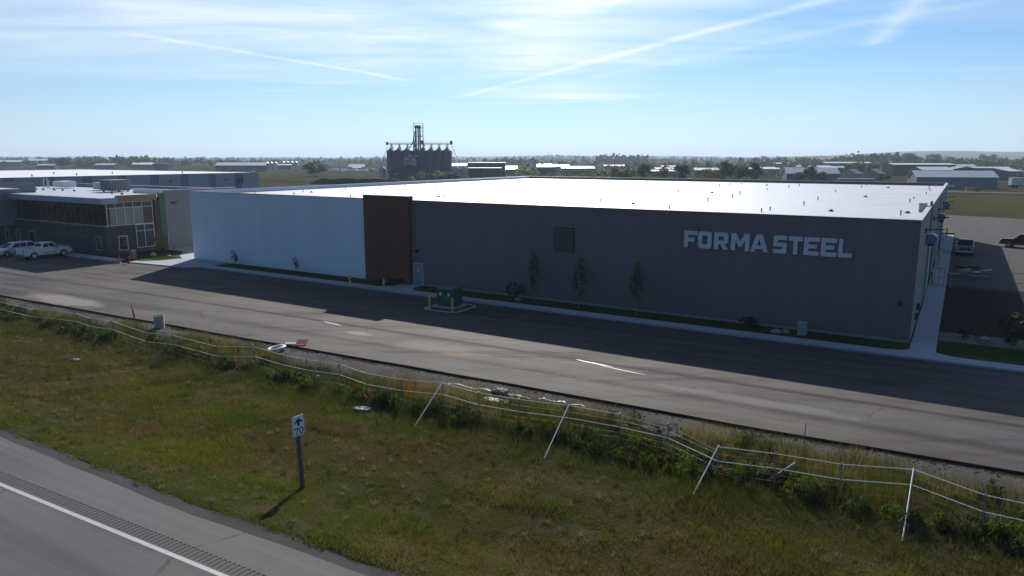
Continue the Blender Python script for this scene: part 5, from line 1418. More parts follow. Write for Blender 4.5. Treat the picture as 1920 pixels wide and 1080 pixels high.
# pale smears of paint and grout on the asphalt, and a strip of plastic along the gravel
def smear(x, y, L, wd, a, z, sd, mat='white_paint'):
    rr = random.Random(sd)
    n = 26; p = []
    for i in range(n):
        t_ = 2 * math.pi * i / n
        k = 1 + rr.uniform(-0.28, 0.28)
        u, v_ = L / 2 * math.cos(t_) * (1 + 0.15 * math.sin(3 * t_)), wd / 2 * math.sin(t_) * k
        p.append((x + u * math.cos(a) - v_ * math.sin(a), y + u * math.sin(a) + v_ * math.cos(a)))
    return sheet('paint_smear', p, z, mat, road)
smear(-18.3, 39.0, 2.6, 0.20, R(-7), 0.004, 1)
smear(-39.9, 38.25, 2.2, 0.16, R(-8), 0.004, 2)
smear(-16.2, 38.55, 3.0, 0.10, R(-7), 0.006, 5)
for (x, y, L, a, sd, lab) in ((-20.9, 31.15, 5.2, 2, 3, 'long white plastic strip on the gravel behind the fence'), (-16.6, 31.6, 2.6, 4, 4, 'short white plastic strip on the gravel right of the rubble heap')):
    v = []; f = []
    rr = random.Random(sd)
    for i in range(24):
        u = (i / 23 - .5) * L; c = 0.10 * math.sin(i * 0.7) + rr.uniform(-.03, .03); h = 0.05 + rr.uniform(0, .05)
        v += [(u, c - 0.045, h), (u, c + 0.045, h + rr.uniform(-.03, .04))]
        if i: f.append((2 * i - 2, 2 * i, 2 * i + 1, 2 * i - 1))
    o = MB().add(v, f).build('plastic_strip', 'plastic', smooth=True); o.location = (x, y, -0.06); o.rotation_euler = (0, 0, R(a))
    tag(o, lab, 'plastic strip', 'litter')

# ------------------------------------------------------------------ speed sign
ss = empty('speed_sign', (-20.35, 17.6, float(zt(-20.35, 17.6))), 0, 'white 70 ahead speed sign with arrow on a wooden post in the grass', 'road sign')
ss.rotation_euler = (R(1.0), R(-1.5), 0)
MB().box(-0.060, 0.075, -0.060, 0.060, -0.3, 2.55).build('post', 'wood_old', ss, bevel=0.01)
bd = MB().prism(cham(-0.30, 0.30, 2.12, 2.90, 0.05), 0.078, 0.095, 'yz').build('board', 'white', ss)
MB().prism(cham(-0.285, 0.285, 2.135, 2.885, 0.045), 0.0952, 0.0962, 'yz', [cham(-0.268, 0.268, 2.152, 2.868, 0.04)]).build('border', 'black', bd)
# seen from +X the board's right is +Y
MB().prism([(-0.055, 2.52), (-0.055, 2.67), (-0.19, 2.60), (-0.19, 2.66), (0.0, 2.82), (0.19, 2.66), (0.19, 2.60), (0.055, 2.67), (0.055, 2.52)], 0.0963, 0.0975, 'yz').build('arrow', 'black', bd)
seven = [(-0.22, 2.44), (-0.02, 2.44), (-0.02, 2.40), (-0.12, 2.18), (-0.17, 2.18), (-0.075, 2.395), (-0.22, 2.395)]
MB().prism(seven, 0.0963, 0.0975, 'yz').build('digit_seven', 'black', bd)
def ell(cx, cy, rx, ry, n=22): return [(cx + rx * math.cos(2 * math.pi * i / n), cy + ry * math.sin(2 * math.pi * i / n)) for i in range(n)]
MB().prism(ell(0.12, 2.31, 0.105, 0.135), 0.0963, 0.0975, 'yz', [ell(0.12, 2.31, 0.058, 0.088)]).build('digit_zero', 'black', bd)

# ------------------------------------------------------------------ roadside pole fence
FP = [(-75.6, 25.6), (-69.3, 25.7), (-63.47, 25.91), (-58.23, 25.9), (-56.14, 26.42), (-53.88, 26.74), (-51.54, 26.44), (-49.29, 26.76), (-46.65, 26.34), (-44.26, 26.08), (-41.92, 26.53), (-37.32, 26.3), (-35.15, 27.36), (-32.57, 27.15), (-30.46, 27.15), (-28.19, 27.44),
      (-25.8, 26.95), (-23.56, 27.15), (-21.37, 27.78), (-18.94, 27.43), (-16.76, 27.6), (-14.42, 28.19), (-11.95, 28.33), (-9.7, 28.22), (-7.21, 27.0), (-5.13, 27.45), (-2.85, 27.77), (-0.56, 28.66), (1.63, 27.6), (3.9, 27.6), (6.5, 28.0), (9.2, 28.5), (12.0, 28.2), (14.8, 28.9), (17.6, 28.7), (20.5, 29.4), (23.5, 29.2)]
BR = {4: (-59.15, 27.0), 7: (-49.67, 25.45), 10: (-40.97, 23.9), 12: (-34.65, 24.55), 15: (-27.53, 24.74), 18: (-21.1, 25.02), 21: (-14.04, 25.05), 24: (-7.64, 25.2), 27: (-0.61, 25.44)}
pf = empty('pole_fence', (-35, 27, -0.12), 0, 'long sagging fence of bright steel rails on posts with slanting braces', 'fence')
def fpart(mb, name, mat, parent=None):
    mb.v = [(a + 35, b - 27, c + 0.12) for a, b, c in mb.v]
    return mb.build(name, mat, parent or pf, smooth=True)
tops = []
for i, (x, y) in enumerate(FP):
    zb = float(zt(x, y))
    lean = Vector((random.uniform(-.05, .05), random.uniform(-.05, .05), 0))
    tp = Vector((x, y, 1.28 + random.uniform(-.02, .03)))
    tops.append(tp)
    fpart(MB().tube(Vector((x, y, zb - 0.1)) + lean * 0.5, tp + Vector((0, 0, 0.06)), 0.026, n=7), 'post', 'galv_dull')
for i in range(len(tops) - 1):
    a, b = tops[i], tops[i + 1]
    if i != 22 and i != 23:
        fpart(MB().tube(a, b, 0.016 if i < 18 else 0.018, n=6), 'top_rail', 'rail')
    else:
        fpart(MB().tube(a - Vector((0, 0, 0.03)), b - Vector((0, 0, 0.2)), 0.012, n=5), 'top_wire', 'galv_dull')
    d = Vector((0, 0, 0.60))
    fpart(MB().tube(a - d, b - d, 0.015 if i < 18 else 0.017, n=6), 'middle_rail', 'rail')
    d = Vector((0, 0, 1.12))
    fpart(MB().tube(a - d, b - d, 0.006, n=5), 'bottom_wire', 'galv_dull')
    for k in (0.3, 0.86):
        d = Vector((0, 0, k))
        fpart(MB().tube(a - d, b - d, 0.002, n=3, cap=False), 'wire', 'galv_dull')
for i, (bx, by) in BR.items():
    fpart(MB().tube((bx, by, float(zt(bx, by)) - 0.1), tops[i] + Vector((0, 0, 0.05)), 0.023, n=7), 'brace', 'rail' if i >= 18 else 'galv_dull')

# ------------------------------------------------------------------ vegetation
def poly_mesh(name, v, nper, mat, tint=None):
    """v: (N*nper, 3) array of N separate polygons with nper corners each"""
    n = len(v) // nper
    me = bpy.data.meshes.new(name)
    me.vertices.add(len(v)); me.vertices.foreach_set('co', np.ascontiguousarray(v, np.float32).ravel())
    me.loops.add(len(v)); me.loops.foreach_set('vertex_index', np.arange(len(v), dtype=np.int32))
    me.polygons.add(n)
    me.polygons.foreach_set('loop_start', np.arange(0, len(v), nper, dtype=np.int32))
    me.polygons.foreach_set('loop_total', np.full(n, nper, np.int32))
    me.update(calc_edges=True)
    if tint is not None:
        at = me.color_attributes.new('tint', 'FLOAT_COLOR', 'POINT')
        c = np.ones((len(v), 4), np.float32); c[:, :3] = np.repeat(tint, nper, 0)
        at.data.foreach_set('color', c.ravel())
    me.materials.append(MAT[mat])
    return me
def blades(P, h, w_, lean, bend=0.5):
    """triangular blades standing on points P"""
    n = len(P)
    a = RNG.random(n) * 2 * math.pi
    b = RNG.random(n) * 2 * math.pi
    side = np.stack([np.cos(a), np.sin(a), np.zeros(n)], 1) * (w_ * 0.5)[:, None]
    tip = P + np.stack([np.cos(b) * lean * h, np.sin(b) * lean * h, h], 1)
    return np.stack([P - side, P + side, tip], 1).reshape(-1, 3)
def mixc(a, b, t):
    return a * (1 - t[:, None]) + b * t[:, None]
C_GREEN = np.array((0.064, 0.110, 0.010)); C_OLIVE = np.array((0.076, 0.076, 0.016)); C_STRAW = np.array((0.150, 0.124, 0.062))
C_BROWN = np.array((0.112, 0.078, 0.034)); C_YEL = np.array((0.110, 0.125, 0.014)); C_DARK = np.array((0.030, 0.045, 0.013))
def smooth(t, a, b):
    t = np.clip((t - a) / (b - a), 0, 1)
    return t * t * (3 - 2 * t)
# roadside grass: one mass of blades over the verge, patchy in height, colour and cover
N = 640000
X = RNG.random(N) ** 0.72 * -86.0 + 8.0            # denser near the camera
X = np.where(RNG.random(N) < 0.5, 28 - RNG.random(N) * 70, X)
Yg = 13.0 + RNG.random(N) ** 1.15 * 19.5
keep = Yg > hw_edge(X) + 0.50 + (fbm(X, Yg, 1.4) - 0.5) * 0.5
bare = smooth(fbm(X + 50, Yg, 0.30), 0.64, 0.76)
bare = np.maximum(bare, smooth(np.hypot((X + 11.2) / 2.6, (Yg - 20.3) / 0.7) + (fbm(X, Yg, 1.0) - 0.5) * 1.2, 1.0, 0.5))
keep &= RNG.random(N) > bare * 0.85
keep &= Yg < gs_edge(X) + 0.7 - RNG.random(N) * 0.9
X, Yg = X[keep], Yg[keep]; N = len(X)
tall = smooth(fbm(X, Yg - 30, 0.45), 0.45, 0.7)
near_hw = smooth(Yg - hw_edge(X), 4.5, 0.5)
fence_b = smooth(Yg, 23.6, 26.0)
h = (0.09 + 0.16 * tall + 0.22 * fence_b * RNG.random(N)) * (0.6 + 0.8 * RNG.random(N)) * (1 - 0.35 * near_hw)
g1 = fbm(X * 0.7, Yg, 0.13); g2 = fbm(X * 0.6 + 11, Yg + 5, 0.30); g3 = fbm(X * 0.6 - 70, Yg, 0.6)
col = mixc(np.tile(C_OLIVE, (N, 1)), np.tile(C_GREEN, (N, 1)), np.clip(near_hw * 0.75 + smooth(g1, 0.46, 0.66) * 0.6, 0, 1))
col = mixc(col, np.tile(C_BROWN, (N, 1)), smooth(g2, 0.44, 0.62) * 0.85 * (1 - 0.6 * near_hw))
col = mixc(col, np.tile(C_STRAW, (N, 1)), np.clip(smooth(g3, 0.54, 0.70) * 0.8 + (RNG.random(N) < 0.12) * 0.8, 0, 1))
col = mixc(col, np.tile(C_YEL, (N, 1)), smooth(fbm(X * 0.6 + 31, Yg - 12, 0.22), 0.56, 0.66) * 0.85)
col = mixc(col, np.tile(C_DARK, (N, 1)), fence_b * 0.55)
col *= (0.7 + 0.6 * RNG.random(N))[:, None]
P = np.stack([X, Yg, zt(X, Yg) - 0.01], 1)
v = blades(P, h, 0.012 + 0.014 * RNG.random(N), 0.25 + 0.7 * RNG.random(N))
o = bpy.data.objects.new('roadside_grass', poly_mesh('roadside_grass', v, 3, 'blade', col)); COL.objects.link(o)
tag(o, 'patchy dry and green grass covering the verge between highway and fence', 'grass', kind='stuff')

# weeds along the fence
NC = 1850
cx = 28 - RNG.random(NC) ** 0.95 * 108
e1 = gs_edge(cx)
mode = RNG.random(NC)
band = np.where(mode < 0.75, 26.2 + np.interp(cx, [-80, -40, 8], [-0.7, 0.0, 0.5]) + RNG.random(NC) * 2.3, 26.6 + RNG.random(NC) * np.maximum(0.2, e1 - 26.4))
cover = fbm(cx, band, 0.20)
ok = (cover > 0.45) & (band < e1 + 0.3) & (np.hypot(cx + 37.6, band - 31.0) > 1.3)
cx, band = cx[ok], band[ok]; NC = len(cx)
vs_l, tint_l = [], []
for k in range(NC):
    H_ = random.uniform(0.24, 0.68) * (0.55 + 0.8 * float(fbm(cx[k], band[k] + 40, 0.3))); rad = H_ * random.uniform(0.45, 0.85)
    n = int(90 * (0.4 + H_))
    zb = float(zt(cx[k], band[k]))
    u = RNG.normal(0, 0.42, (n, 2)) * rad; zz_ = RNG.random(n) ** 0.8 * H_ * np.clip(1.15 - (u ** 2).sum(1) / rad ** 2 * 0.6, 0.15, 1.1)
    c = np.stack([cx[k] + u[:, 0], band[k] + u[:, 1], zb + zz_], 1)
    d = RNG.normal(0, 1, (n, 3)); d[:, 2] = np.abs(d[:, 2]) + 0.5; d /= np.linalg.norm(d, axis=1)[:, None]
    s = np.cross(d, RNG.normal(0, 1, (n, 3))); s /= np.linalg.norm(s, axis=1)[:, None]
    L = (0.05 + 0.10 * RNG.random(n))[:, None]; W = L * 0.22
    vs_l.append(np.stack([c - d * L, c + s * W, c + d * L, c - s * W], 1).reshape(-1, 3))
    r_ = random.random()
    base = C_DARK if r_ < 0.62 else (C_GREEN if r_ < 0.80 else (C_YEL if r_ < 0.89 else (C_BROWN if r_ < 0.95 else np.array((0.10, 0.115, 0.085)))))
    tint_l.append(base[None] * (0.75 + 0.9 * (zz_ / H_))[:, None] * 0 + base[None] * (0.65 + 0.7 * RNG.random(n))[:, None])
o = bpy.data.objects.new('fence_weeds', poly_mesh('fence_weeds', np.concatenate(vs_l), 4, 'weed', np.concatenate(tint_l))); COL.objects.link(o)
tag(o, 'tangled dark green weeds growing along the pole fence', 'weeds', kind='stuff')
# tall seeding grass among the weeds
N = 56000
X = 28 - RNG.random(N) * 108
Yg = 27.0 + RNG.random(N) * np.maximum(0.3, gs_edge(X) - 26.6)
ok = fbm(X, Yg, 0.35) > 0.50
X, Yg = X[ok], Yg[ok]; N = len(X)
P = np.stack([X, Yg, zt(X, Yg)], 1)
col = mixc(np.tile(C_OLIVE, (N, 1)), np.tile(C_STRAW, (N, 1)), smooth(fbm(X + 3, Yg, 0.5), 0.45, 0.65)) * (0.7 + 0.6 * RNG.random(N))[:, None]
col = mixc(col, np.tile(np.array((0.16, 0.085, 0.03)), (N, 1)), ((np.abs(X + 24.4) < 1.2) & (np.abs(Yg - 28.6) < 1.1)) * 0.75)
v = blades(P, 0.45 + 0.5 * RNG.random(N), 0.012 + 0.010 * RNG.random(N), 0.1 + 0.3 * RNG.random(N))
o = bpy.data.objects.new('seeding_grass', poly_mesh('seeding_grass', v, 3, 'blade', col)); COL.objects.link(o)
tag(o, 'tall seeding grass stems among the fence weeds', 'grass', kind='stuff')
# coarse tufts standing out of the turf: pale, dark and rusty bunches
NT_ = 2500
tx = 28 - RNG.random(NT_) ** 0.9 * 100; tyy = 13.8 + RNG.random(NT_) * 13.5
ok = tyy > hw_edge(tx) + 0.7
tx, tyy = tx[ok], tyy[ok]; NT_ = len(tx)
nb = 26
bx = np.repeat(tx, nb) + RNG.normal(0, 0.07, NT_ * nb); by = np.repeat(tyy, nb) + RNG.normal(0, 0.07, NT_ * nb)
hgt = np.repeat(0.10 + 0.20 * RNG.random(NT_) ** 1.6, nb) * (0.5 + 0.7 * RNG.random(NT_ * nb))
kind_ = RNG.random(NT_)
pal = np.where((kind_ < 0.38)[:, None], C_DARK * 1.2, np.where((kind_ < 0.62)[:, None], C_STRAW * 1.15, np.where((kind_ < 0.74)[:, None], C_YEL, np.where((kind_ < 0.88)[:, None], C_BROWN * 0.9, np.array((0.14, 0.15, 0.11))))))
tc_ = np.repeat(pal, nb, 0) * (0.7 + 0.6 * RNG.random(NT_ * nb))[:, None]
v = blades(np.stack([bx, by, zt(bx, by) - 0.01], 1), hgt, 0.012 + 0.012 * RNG.random(NT_ * nb), 0.2 + 0.6 * RNG.random(NT_ * nb))
o = bpy.data.objects.new('grass_tufts', poly_mesh('grass_tufts', v, 3, 'blade', tc_)); COL.objects.link(o)
tag(o, 'coarse pale and dark grass tufts scattered over the verge', 'grass', kind='stuff')
# short lawn blades on the lawns
def lawn_blades(name, x0, x1, y0, y1, n, z, label):
    X = x0 + RNG.random(n) * (x1 - x0); Y_ = y0 + RNG.random(n) * (y1 - y0)
    P = np.stack([X, Y_, np.full(n, z - 0.005)], 1)
    c = np.array((0.040, 0.072, 0.011))[None] * (0.6 + 0.8 * RNG.random(n))[:, None]
    o = bpy.data.objects.new(name, poly_mesh(name, blades(P, 0.05 + 0.05 * RNG.random(n), np.full(n, 0.018), np.full(n, 0.5)), 3, 'blade', c)); COL.objects.link(o)
    tag(o, label, 'grass', kind='stuff')
lawn_blades('lawn_grass', -72.3, -51.4, 51.85, 54.15, 14000, 0.10, 'short green lawn grass before the white wall')
lawn_blades('lawn_grass', -42.3, -4.0, 51.85, 54.15, 26000, 0.10, 'short green lawn grass before the grey wall')
lawn_blades('lawn_grass', -0.4, 20.0, 52.7, 56.1, 22000, 0.10, 'short green lawn grass right of the side walkway')
lawn_blades('lawn_grass', -86.6, -82.4, 50.9, 53.6, 9000, 0.14, 'short sunny lawn grass beside the office')
# loose stones on the gravel shoulder
N = 11000
X = 28 - RNG.random(N) * 110
e0 = gs_edge(X) - 0.2
Yg = e0 + (road_edge(X) - 0.2 - e0) * RNG.random(N)
sz = 0.02 + 0.05 * RNG.random(N) ** 3
octv = np.array([(1, 0, 0), (0, 1, 0), (-1, 0, 0), (0, -1, 0), (0, 0, .8)], float)
tri = [(0, 1, 4), (1, 2, 4), (2, 3, 4), (3, 0, 4)]
ang = RNG.random(N) * 6.28
C_ = np.stack([X, Yg, zt(X, Yg) + 0.02], 1)
rotm = np.stack([np.stack([np.cos(ang), -np.sin(ang)], 1), np.stack([np.sin(ang), np.cos(ang)], 1)], 1)
vv = octv[None] * sz[:, None, None] * (0.7 + 0.6 * RNG.random((N, 5, 1)))
vv[:, :, :2] = np.einsum('nij,nkj->nki', rotm, vv[:, :, :2])
vv += C_[:, None]
v = np.concatenate([vv[:, list(t_)] for t_ in tri], 1).reshape(-1, 3)
o = bpy.data.objects.new('gravel_stones', poly_mesh('gravel_stones', v, 3, 'pebble')); COL.objects.link(o)
tag(o, 'loose stones scattered over the gravel shoulder', 'gravel', kind='stuff')

# trees ---------------------------------------------------------------
def crown_pts(shape, n_clump, n_leaf, rs):
    """leaf quads of a crown of unit height (base of crown at z0) and unit width"""
    r = np.random.default_rng(rs)
    cl_ = []
    while len(cl_) < n_clump:
        p = r.uniform(-1, 1, 3)
        if (p ** 2).sum() > 1 or (p ** 2).sum() < 0.12: continue
        cl_.append(p)
    cl_ = np.array(cl_)
    rad = 0.16 + 0.20 * r.random(n_clump)
    if shape == 'round':
        z = 0.60 + cl_[:, 2] * 0.36; wd = 0.40 * np.ones(n_clump)
    elif shape == 'tall':
        z = 0.57 + cl_[:, 2] * 0.40; wd = 0.27 * (1.1 - 0.5 * np.clip(z - 0.5, 0, 1))
    elif shape == 'column':
        z = 0.58 + cl_[:, 2] * 0.40; wd = 0.105 * (1.25 - 0.9 * np.clip(z - 0.4, 0, 1)); rad *= 0.45
    elif shape == 'bush':
        z = 0.50 + cl_[:, 2] * 0.44; wd = 0.52 * np.ones(n_clump)
    else:
        z = 0.60 + cl_[:, 2] * 0.36; wd = 0.38 * np.ones(n_clump); rad *= 0.8
    ctr = np.stack([cl_[:, 0] * wd, cl_[:, 1] * wd, z], 1)
    k = r.integers(0, n_clump, n_leaf)
    d = r.normal(0, 1, (n_leaf, 3)); d /= np.linalg.norm(d, axis=1)[:, None]
    rr = rad[k] * r.random(n_leaf) ** 0.45 * 0.62
    c = ctr[k] + d * rr[:, None] * np.array((1, 1, 0.8))
    return c, ctr
def crown_mesh(name, shape, n_clump, n_leaf, leaf_size, rs, mat):
    c, ctr = crown_pts(shape, n_clump, n_leaf, rs)
    r = np.random.default_rng(rs + 99)
    n = len(c)
    d = r.normal(0, 1, (n, 3)); d /= np.linalg.norm(d, axis=1)[:, None]
    s = np.cross(d, r.normal(0, 1, (n, 3))); s /= np.linalg.norm(s, axis=1)[:, None]
    L = (leaf_size * (0.6 + 0.8 * r.random(n)))[:, None]
    v = np.stack([c - d * L, c + s * L * 0.55, c + d * L, c - s * L * 0.55], 1).reshape(-1, 3)
    return poly_mesh(name, v, 4, mat), ctr
def trunk_mesh(ctr, rs, r0=0.022, top=0.8, lean=0.02, mat='bark'):
    rr = random.Random(rs)
    mb = MB()
    p = Vector((0, 0, -0.02)); pts = [p]
    for k in range(1, 6):
        pts.append(Vector((rr.uniform(-lean, lean), rr.uniform(-lean, lean), top * k / 5)))
    for i in range(5):
        mb.tube(pts[i], pts[i + 1], r0 * (1 - i * 0.17), r0 * (1 - (i + 1) * 0.17), n=7)
    for c in ctr[:: max(1, len(ctr) // 9)]:
        z = max(0.12, c[2] - 0.28)
        a = pts[min(4, int(z / top * 5))]
        mb.tube((a.x, a.y, z), tuple(c), r0 * 0.4, r0 * 0.1, n=5)
    return mb.mesh('trunk', mat, True)
VAR = {}
def variant(key, shape, n_clump, n_leaf, leaf_size, rs, mat, r0=0.022, bark='bark'):
    cm_, ctr = crown_mesh('crown', shape, n_clump, n_leaf, leaf_size, rs, mat)
    VAR[key] = (cm_, trunk_mesh(ctr, rs, r0, mat=bark))
variant('round_a', 'round', 26, 1900, 0.040, 1, 'leaf_mid'); variant('round_b', 'round', 22, 1900, 0.040, 2, 'leaf_dark')
variant('round_y', 'round', 20, 1200, 0.034, 3, 'leaf_yellow'); variant('tall_a', 'tall', 26, 1900, 0.038, 4, 'leaf_mid')
variant('tall_d', 'tall', 24, 1900, 0.038, 5, 'leaf_dark'); variant('bush_b', 'bush', 24, 1500, 0.034, 6, 'leaf_bright')
variant('brown', 'round', 22, 1300, 0.038, 7, 'leaf_brown'); variant('sparse', 'sparse', 20, 420, 0.030, 8, 'leaf_brown')
variant('column', 'column', 46, 900, 0.016, 9, 'leaf_mid', 0.010, 'trunk_wrap'); variant('sapling', 'tall', 16, 340, 0.034, 10, 'leaf_dark', 0.014)
variant('shrub', 'bush', 18, 900, 0.045, 12, 'leaf_dark'); variant('sapling_y', 'round', 14, 420, 0.045, 13, 'leaf_yellow', 0.014)
variant('shrub_b', 'bush', 16, 700, 0.05, 14, 'leaf_bright')
def tree(name, key, x, y, h_, w_, label, z=-0.3, group=None, cat='tree'):
    r = empty(name, (x, y, z), random.uniform(0, 6.28), label, cat, group)
    cm_, tm = VAR[key]
    sxy = w_ / {'c': 0.26, 's': 0.8}.get(key[0], 0.80) if key != 'column' else w_ / 0.26
    if key.startswith('tall') or key == 'sapling': sxy = w_ / 0.56
    linked('crown', cm_, r, (0, 0, 0), 0, (sxy, sxy, h_))
    linked('trunk', tm, r, (0, 0, 0), 0, (h_, h_, h_))
    return r
tree('sapling', 'sapling', -71.1, 53.4, 2.0, 0.75, 'small sapling before the white wall, nearest the office', 0.08)
tree('sapling', 'sapling', -61.0, 53.5, 1.9, 0.75, 'small sapling before the middle of the white wall', 0.08)
tree('aspen', 'column', -30.6, 52.9, 4.6, 1.1, 'slim young aspen before the grey wall, leftmost of the three', 0.08)
tree('aspen', 'column', -26.4, 53.1, 4.3, 1.1, 'slim young aspen before the grey wall, middle of the three', 0.08)
tree('aspen', 'column', -21.2, 53.0, 4.3, 1.1, 'slim young aspen before the grey wall, rightmost of the three', 0.08)
tree('shrub', 'shrub', -32.9, 53.4, 1.5, 1.2, 'dark shrub at the wall left of the aspens', 0.08, cat='shrub')
tree('shrub', 'shrub', -47.2, 53.2, 0.7, 1.8, 'low dry shrub at the foot of the red panel', 0.08, cat='shrub')
tree('shrub', 'shrub', -12.6, 53.3, 0.8, 1.4, 'low dark shrub left of the boulders on the lawn', 0.08, cat='shrub')
tree('young_tree', 'sapling_y', -87.2, 54.2, 2.6, 1.5, 'small yellow green tree on the lawn beside the office corner', 0.1)
tree('shrub', 'shrub', 3.9, 57.6, 2.2, 1.7, 'tall bushy dark shrub in the rock strip at the right', 0.05, cat='shrub')
tree('shrub', 'shrub', 1.0, 57.9, 0.7, 0.7, 'low shrub in the rock strip nearest the side walkway', 0.05, cat='shrub')
tree('shrub', 'shrub_b', 2.0, 58.3, 0.6, 0.8, 'low pale green shrub in the middle of the rock strip', 0.05, cat='shrub')
tree('shrub', 'shrub', 5.2, 56.7, 0.6, 0.6, 'low shrub at the right end of the rock strip', 0.05, cat='shrub')
tree('shrub', 'shrub_b', 6.6, 70.3, 1.6, 1.6, 'sunlit bright green shrub at the right edge beyond the shade', 0.0, cat='shrub')
FAR = [('tree', 'tall_d', -63, 1098, 19, 20, 'tallest dark tree of the far right treeline'), ('tree', 'round_a', -39, 1180, 18, 20, 'round far tree right of the tallest dark tree'),
       ('tree', 'round_b', 21.5, 1293, 16, 13, 'left one of two dark far trees near the right edge'), ('tree', 'round_b', 33, 1300, 16, 13, 'right one of two dark far trees near the right edge'),
       ('tree', 'round_b', -64.7, 560, 9, 14, 'dark broad tree left of the maroon shed'), ('tree', 'round_a', -58, 602, 9, 9, 'greener tree between the broad dark tree and the maroon shed'),
       ('tree', 'round_a', -68, 374, 6, 4.8, 'small tree before the barn, leftmost of three'), ('tree', 'tall_a', -63.6, 376.7, 8, 5.4, 'tallest of the three small trees before the barn'),
       ('tree', 'round_b', -59, 379.4, 5.6, 5.6, 'small tree before the barn, rightmost of three'),
       ('tree', 'tall_a', -101, 362, 10.4, 7.6, 'left tree of the big clump behind the roof'), ('tree', 'round_a', -97, 374, 9.5, 8.6, 'middle tree of the big clump behind the roof'),
       ('tree', 'round_b', -91, 377, 9.8, 9.6, 'right tree of the big clump behind the roof'), ('tree', 'brown', -110, 366, 7.2, 9, 'lower brownish tree left of the big clump'),
       ('tree', 'tall_d', -121.7, 358, 9.6, 6.8, 'upright dark tree standing left of the brownish tree'), ('tree', 'brown', -129.6, 353.5, 8, 6, 'brownish tree between two upright dark trees'),
       ('tree', 'tall_a', -137.8, 348.4, 9.6, 5.8, 'upright tree behind the middle of the roof'), ('tree', 'brown', -150, 341, 8, 6, 'reddish brown tree behind the middle of the roof'),
       ('tree', 'round_a', -145.5, 343.7, 7, 7.6, 'green tree beside the reddish brown tree'), ('tree', 'bush_b', -202, 338.4, 7.2, 11, 'round bright willow bush right of the green hall'),
       ('tree', 'sparse', -182, 350.7, 7.8, 6.4, 'sparse thin tree right of the willow bush'), ('tree', 'sparse', -175, 354, 6.4, 6.0, 'second sparse thin tree, farther right of the willow bush'), ('tree', 'round_y', -190.5, 345.4, 4.6, 4, 'small yellow green tree between willow and sparse trees'),
       ('tree', 'brown', -793, 397, 12.4, 18, 'broad dark brownish tree on the far left'), ('tree', 'tall_d', -1114, 588, 15, 5, 'narrow lone tree above the sheds on the far left'),
       ('tree', 'round_b', -365, 340.5, 9.4, 15.5, 'large dark bushy tree left of the campers'), ('tree', 'round_b', -441, 330, 5, 7, 'small dark tree at the right end of the long shed'),
       ('tree', 'round_y', -234, 289, 6, 4.2, 'yellow green tree before the elevator, leftmost'), ('tree', 'round_y', -230.8, 300, 6, 6.6, 'yellow green tree before the right elevator bins'),
       ('tree', 'sparse', -226, 303, 5.6, 6, 'brownish sparse tree between the yellow green elevator trees'), ('tree', 'round_a', -224.8, 303.9, 5.4, 6.2, 'green tree at the right end of the elevator'),
       ('tree', 'round_y', -219, 307.5, 3.8, 3.6, 'small yellow bush between elevator and green hall'), ('tree', 'round_y', -238.5, 286, 3.2, 5.5, 'low yellow green bush left of the elevator trees'),
       ('tree', 'round_b', -10, 410, 4.4, 9, 'dark bush behind the grey two-door shed'), ('tree', 'round_b', -36, 430, 4.0, 7, 'dark bush between the small houses and the maroon shed'),
       ('tree', 'brown', 22, 400, 5.5, 7, 'brownish tree beside the box trailer'), ('tree', 'round_a', 36, 1000, 11, 12, 'lone green tree on the far right before the hills')]
for nm, key, x, y, hh, ww2, lab in FAR:
    tree(nm, key, x, y, hh, ww2, lab)
# far shelter belts and woods that read as one mass
def belt(name, pts, n, h_, wd, mat, label, seed, leafs=44, lsz=1.15):
    r = np.random.default_rng(seed)
    pts = np.array(pts, float)
    seg = r.random(n) * (len(pts) - 1); i = np.minimum(seg.astype(int), len(pts) - 2); f = (seg - i)[:, None]
    c = pts[i] * (1 - f) + pts[i + 1] * f + r.normal(0, wd, (n, 2))
    hh = h_ * (0.55 + 0.6 * r.random(n)) * (0.7 + 0.6 * fbm(c[:, 0], c[:, 1], 0.02))
    out = []
    for k in range(n):
        m_ = leafs
        rad = hh[k] * 0.38
        p = r.normal(0, 0.5, (m_, 3)) * np.array((rad, rad, hh[k] * 0.33)) + np.array((c[k, 0], c[k, 1], hh[k] * 0.55 - 0.3))
        p[:, 2] = np.clip(p[:, 2], 0.2, None)
        d = r.normal(0, 1, (m_, 3)); d /= np.linalg.norm(d, axis=1)[:, None]
        s = np.cross(d, r.normal(0, 1, (m_, 3))); s /= np.linalg.norm(s, axis=1)[:, None]
        L = hh[k] * 0.13 * lsz * (0.6 + 0.8 * r.random(m_))[:, None]
        out.append(np.stack([p - d * L, p + s * L * 0.8, p + d * L, p - s * L * 0.8], 1).reshape(-1, 3))
    o = bpy.data.objects.new(name, poly_mesh(name, np.concatenate(out), 4, mat)); COL.objects.link(o)
    tag(o, label, 'trees', kind='stuff')
def az_pt(az, d):
    return (d * math.sin(R(az) - HEAD), d * math.cos(R(az) - HEAD))
def belt_az(name, az0, az1, d, n, h_, wd, mat, label, seed, **k):
    belt(name, [az_pt(a, d) for a in np.linspace(az0, az1, 6)], n, h_, wd, mat, label, seed, **k)
belt_az('treeline', 24.5, 34.5, 960, 130, 10, 18, 'leaf_dark', 'dark far treeline across the right background', 21)
belt_az('treeline', 24.8, 27.5, 1010, 60, 15, 10, 'leaf_dark', 'taller row of dark far trees right of the big clump', 22)
belt_az('treeline', 29.0, 37.0, 1150, 140, 11, 30, 'leaf_mid', 'far green woods before the right hills', 23)
belt_az('treeline', 7.2, 9.6, 1350, 60, 15, 16, 'leaf_dark', 'bluish far grove above the middle of the roof', 24)
belt_az('treeline', 18.5, 24.0, 1150, 80, 11, 20, 'leaf_dark', 'dark far grove left of the brown shed', 25)
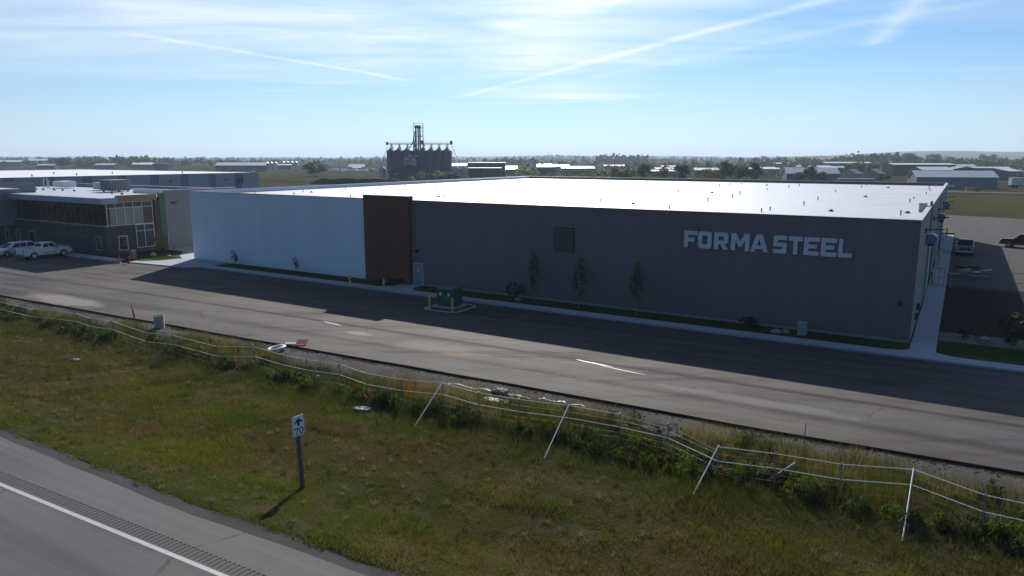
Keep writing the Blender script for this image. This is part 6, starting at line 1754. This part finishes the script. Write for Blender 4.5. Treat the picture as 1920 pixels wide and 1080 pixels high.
belt_az('treeline', -31.0, -24.5, 1050, 130, 11, 22, 'leaf_mid', 'far green woods behind the left sheds', 26)
belt_az('treeline', -37.0, -30.0, 1900, 120, 12, 90, 'leaf_dark', 'hazy far woods at the left horizon', 27)
belt_az('treeline', -24.0, -8.0, 1500, 150, 9, 90, 'leaf_mid', 'scattered hazy trees behind the silos', 28)
belt_az('treeline', 0.0, 20.0, 1700, 150, 9, 160, 'leaf_mid', 'scattered hazy trees across the middle distance', 29)
belt_az('treeline', -2.0, 2.0, 1150, 40, 10, 10, 'leaf_dark', 'small dark far grove right of the grain elevator', 30)
belt_az('treeline', 2.0, 6.0, 3600, 60, 20, 60, 'leaf_dark', 'tiny far shelter belt on the horizon', 31)
belt_az('treeline', 8.0, 36.0, 3000, 160, 16, 300, 'leaf_dark', 'speckled far trees below the right horizon', 32)
belt_az('treeline', -37.0, 6.0, 2900, 190, 14, 380, 'leaf_dark', 'speckled far trees below the left horizon', 33)
belt_az('treeline', 10.0, 24.0, 620, 90, 5, 60, 'leaf_brown', 'low scrub and brownish trees behind the middle tree row', 34)
belt_az('treeline', 6.0, 19.0, 480, 60, 4.5, 35, 'leaf_mid', 'low scrub right behind the middle tree row', 35)

belt_az('treeline', -36.0, -14.0, 1250, 170, 8, 120, 'leaf_dark', 'bushy belt behind the sheds on the left', 36)
belt_az('treeline', -4.0, 12.0, 1000, 120, 7, 110, 'leaf_dark', 'bushy belt behind the halls right of the elevator', 37)
belt_az('treeline', 12.0, 36.0, 800, 190, 7, 70, 'leaf_dark', 'bushy belt behind the sheds on the right', 38)
for k_, (a0, a1, d_) in enumerate(((-36, -22, 2100), (-20, -6, 2400), (1, 12, 2300), (10, 24, 2000), (22, 36, 1750))):
    belt_az('treeline', a0, a1, d_, 150, 8, 22, 'leaf_dark', ('long thin far shelter belt on the left horizon', 'long thin far shelter belt behind the silos', 'long thin far shelter belt right of the elevator', 'long thin far shelter belt above the big tree clump', 'long thin far shelter belt before the right hills')[k_], 40 + k_)

# ------------------------------------------------------------------ air
hm = bpy.data.materials.new('haze_air'); hm.use_nodes = True
hn = hm.node_tree; hn.nodes.clear()
ho = hn.nodes.new('ShaderNodeOutputMaterial'); hv = hn.nodes.new('ShaderNodeVolumePrincipled')
hv.inputs['Color'].default_value = (0.62, 0.78, 0.98, 1)
hv.inputs['Density'].default_value = 0.00015
hv.inputs['Anisotropy'].default_value = 0.25
hn.links.new(hv.outputs[0], ho.inputs['Volume'])
MAT['haze'] = hm
hz = MB().box(-9500, 9500, -9500, 9500, -1.4, 72).build('haze', 'haze')
hz['kind'] = 'stuff'; hz['label'] = 'thin summer haze over the flat land'; hz['category'] = 'haze'
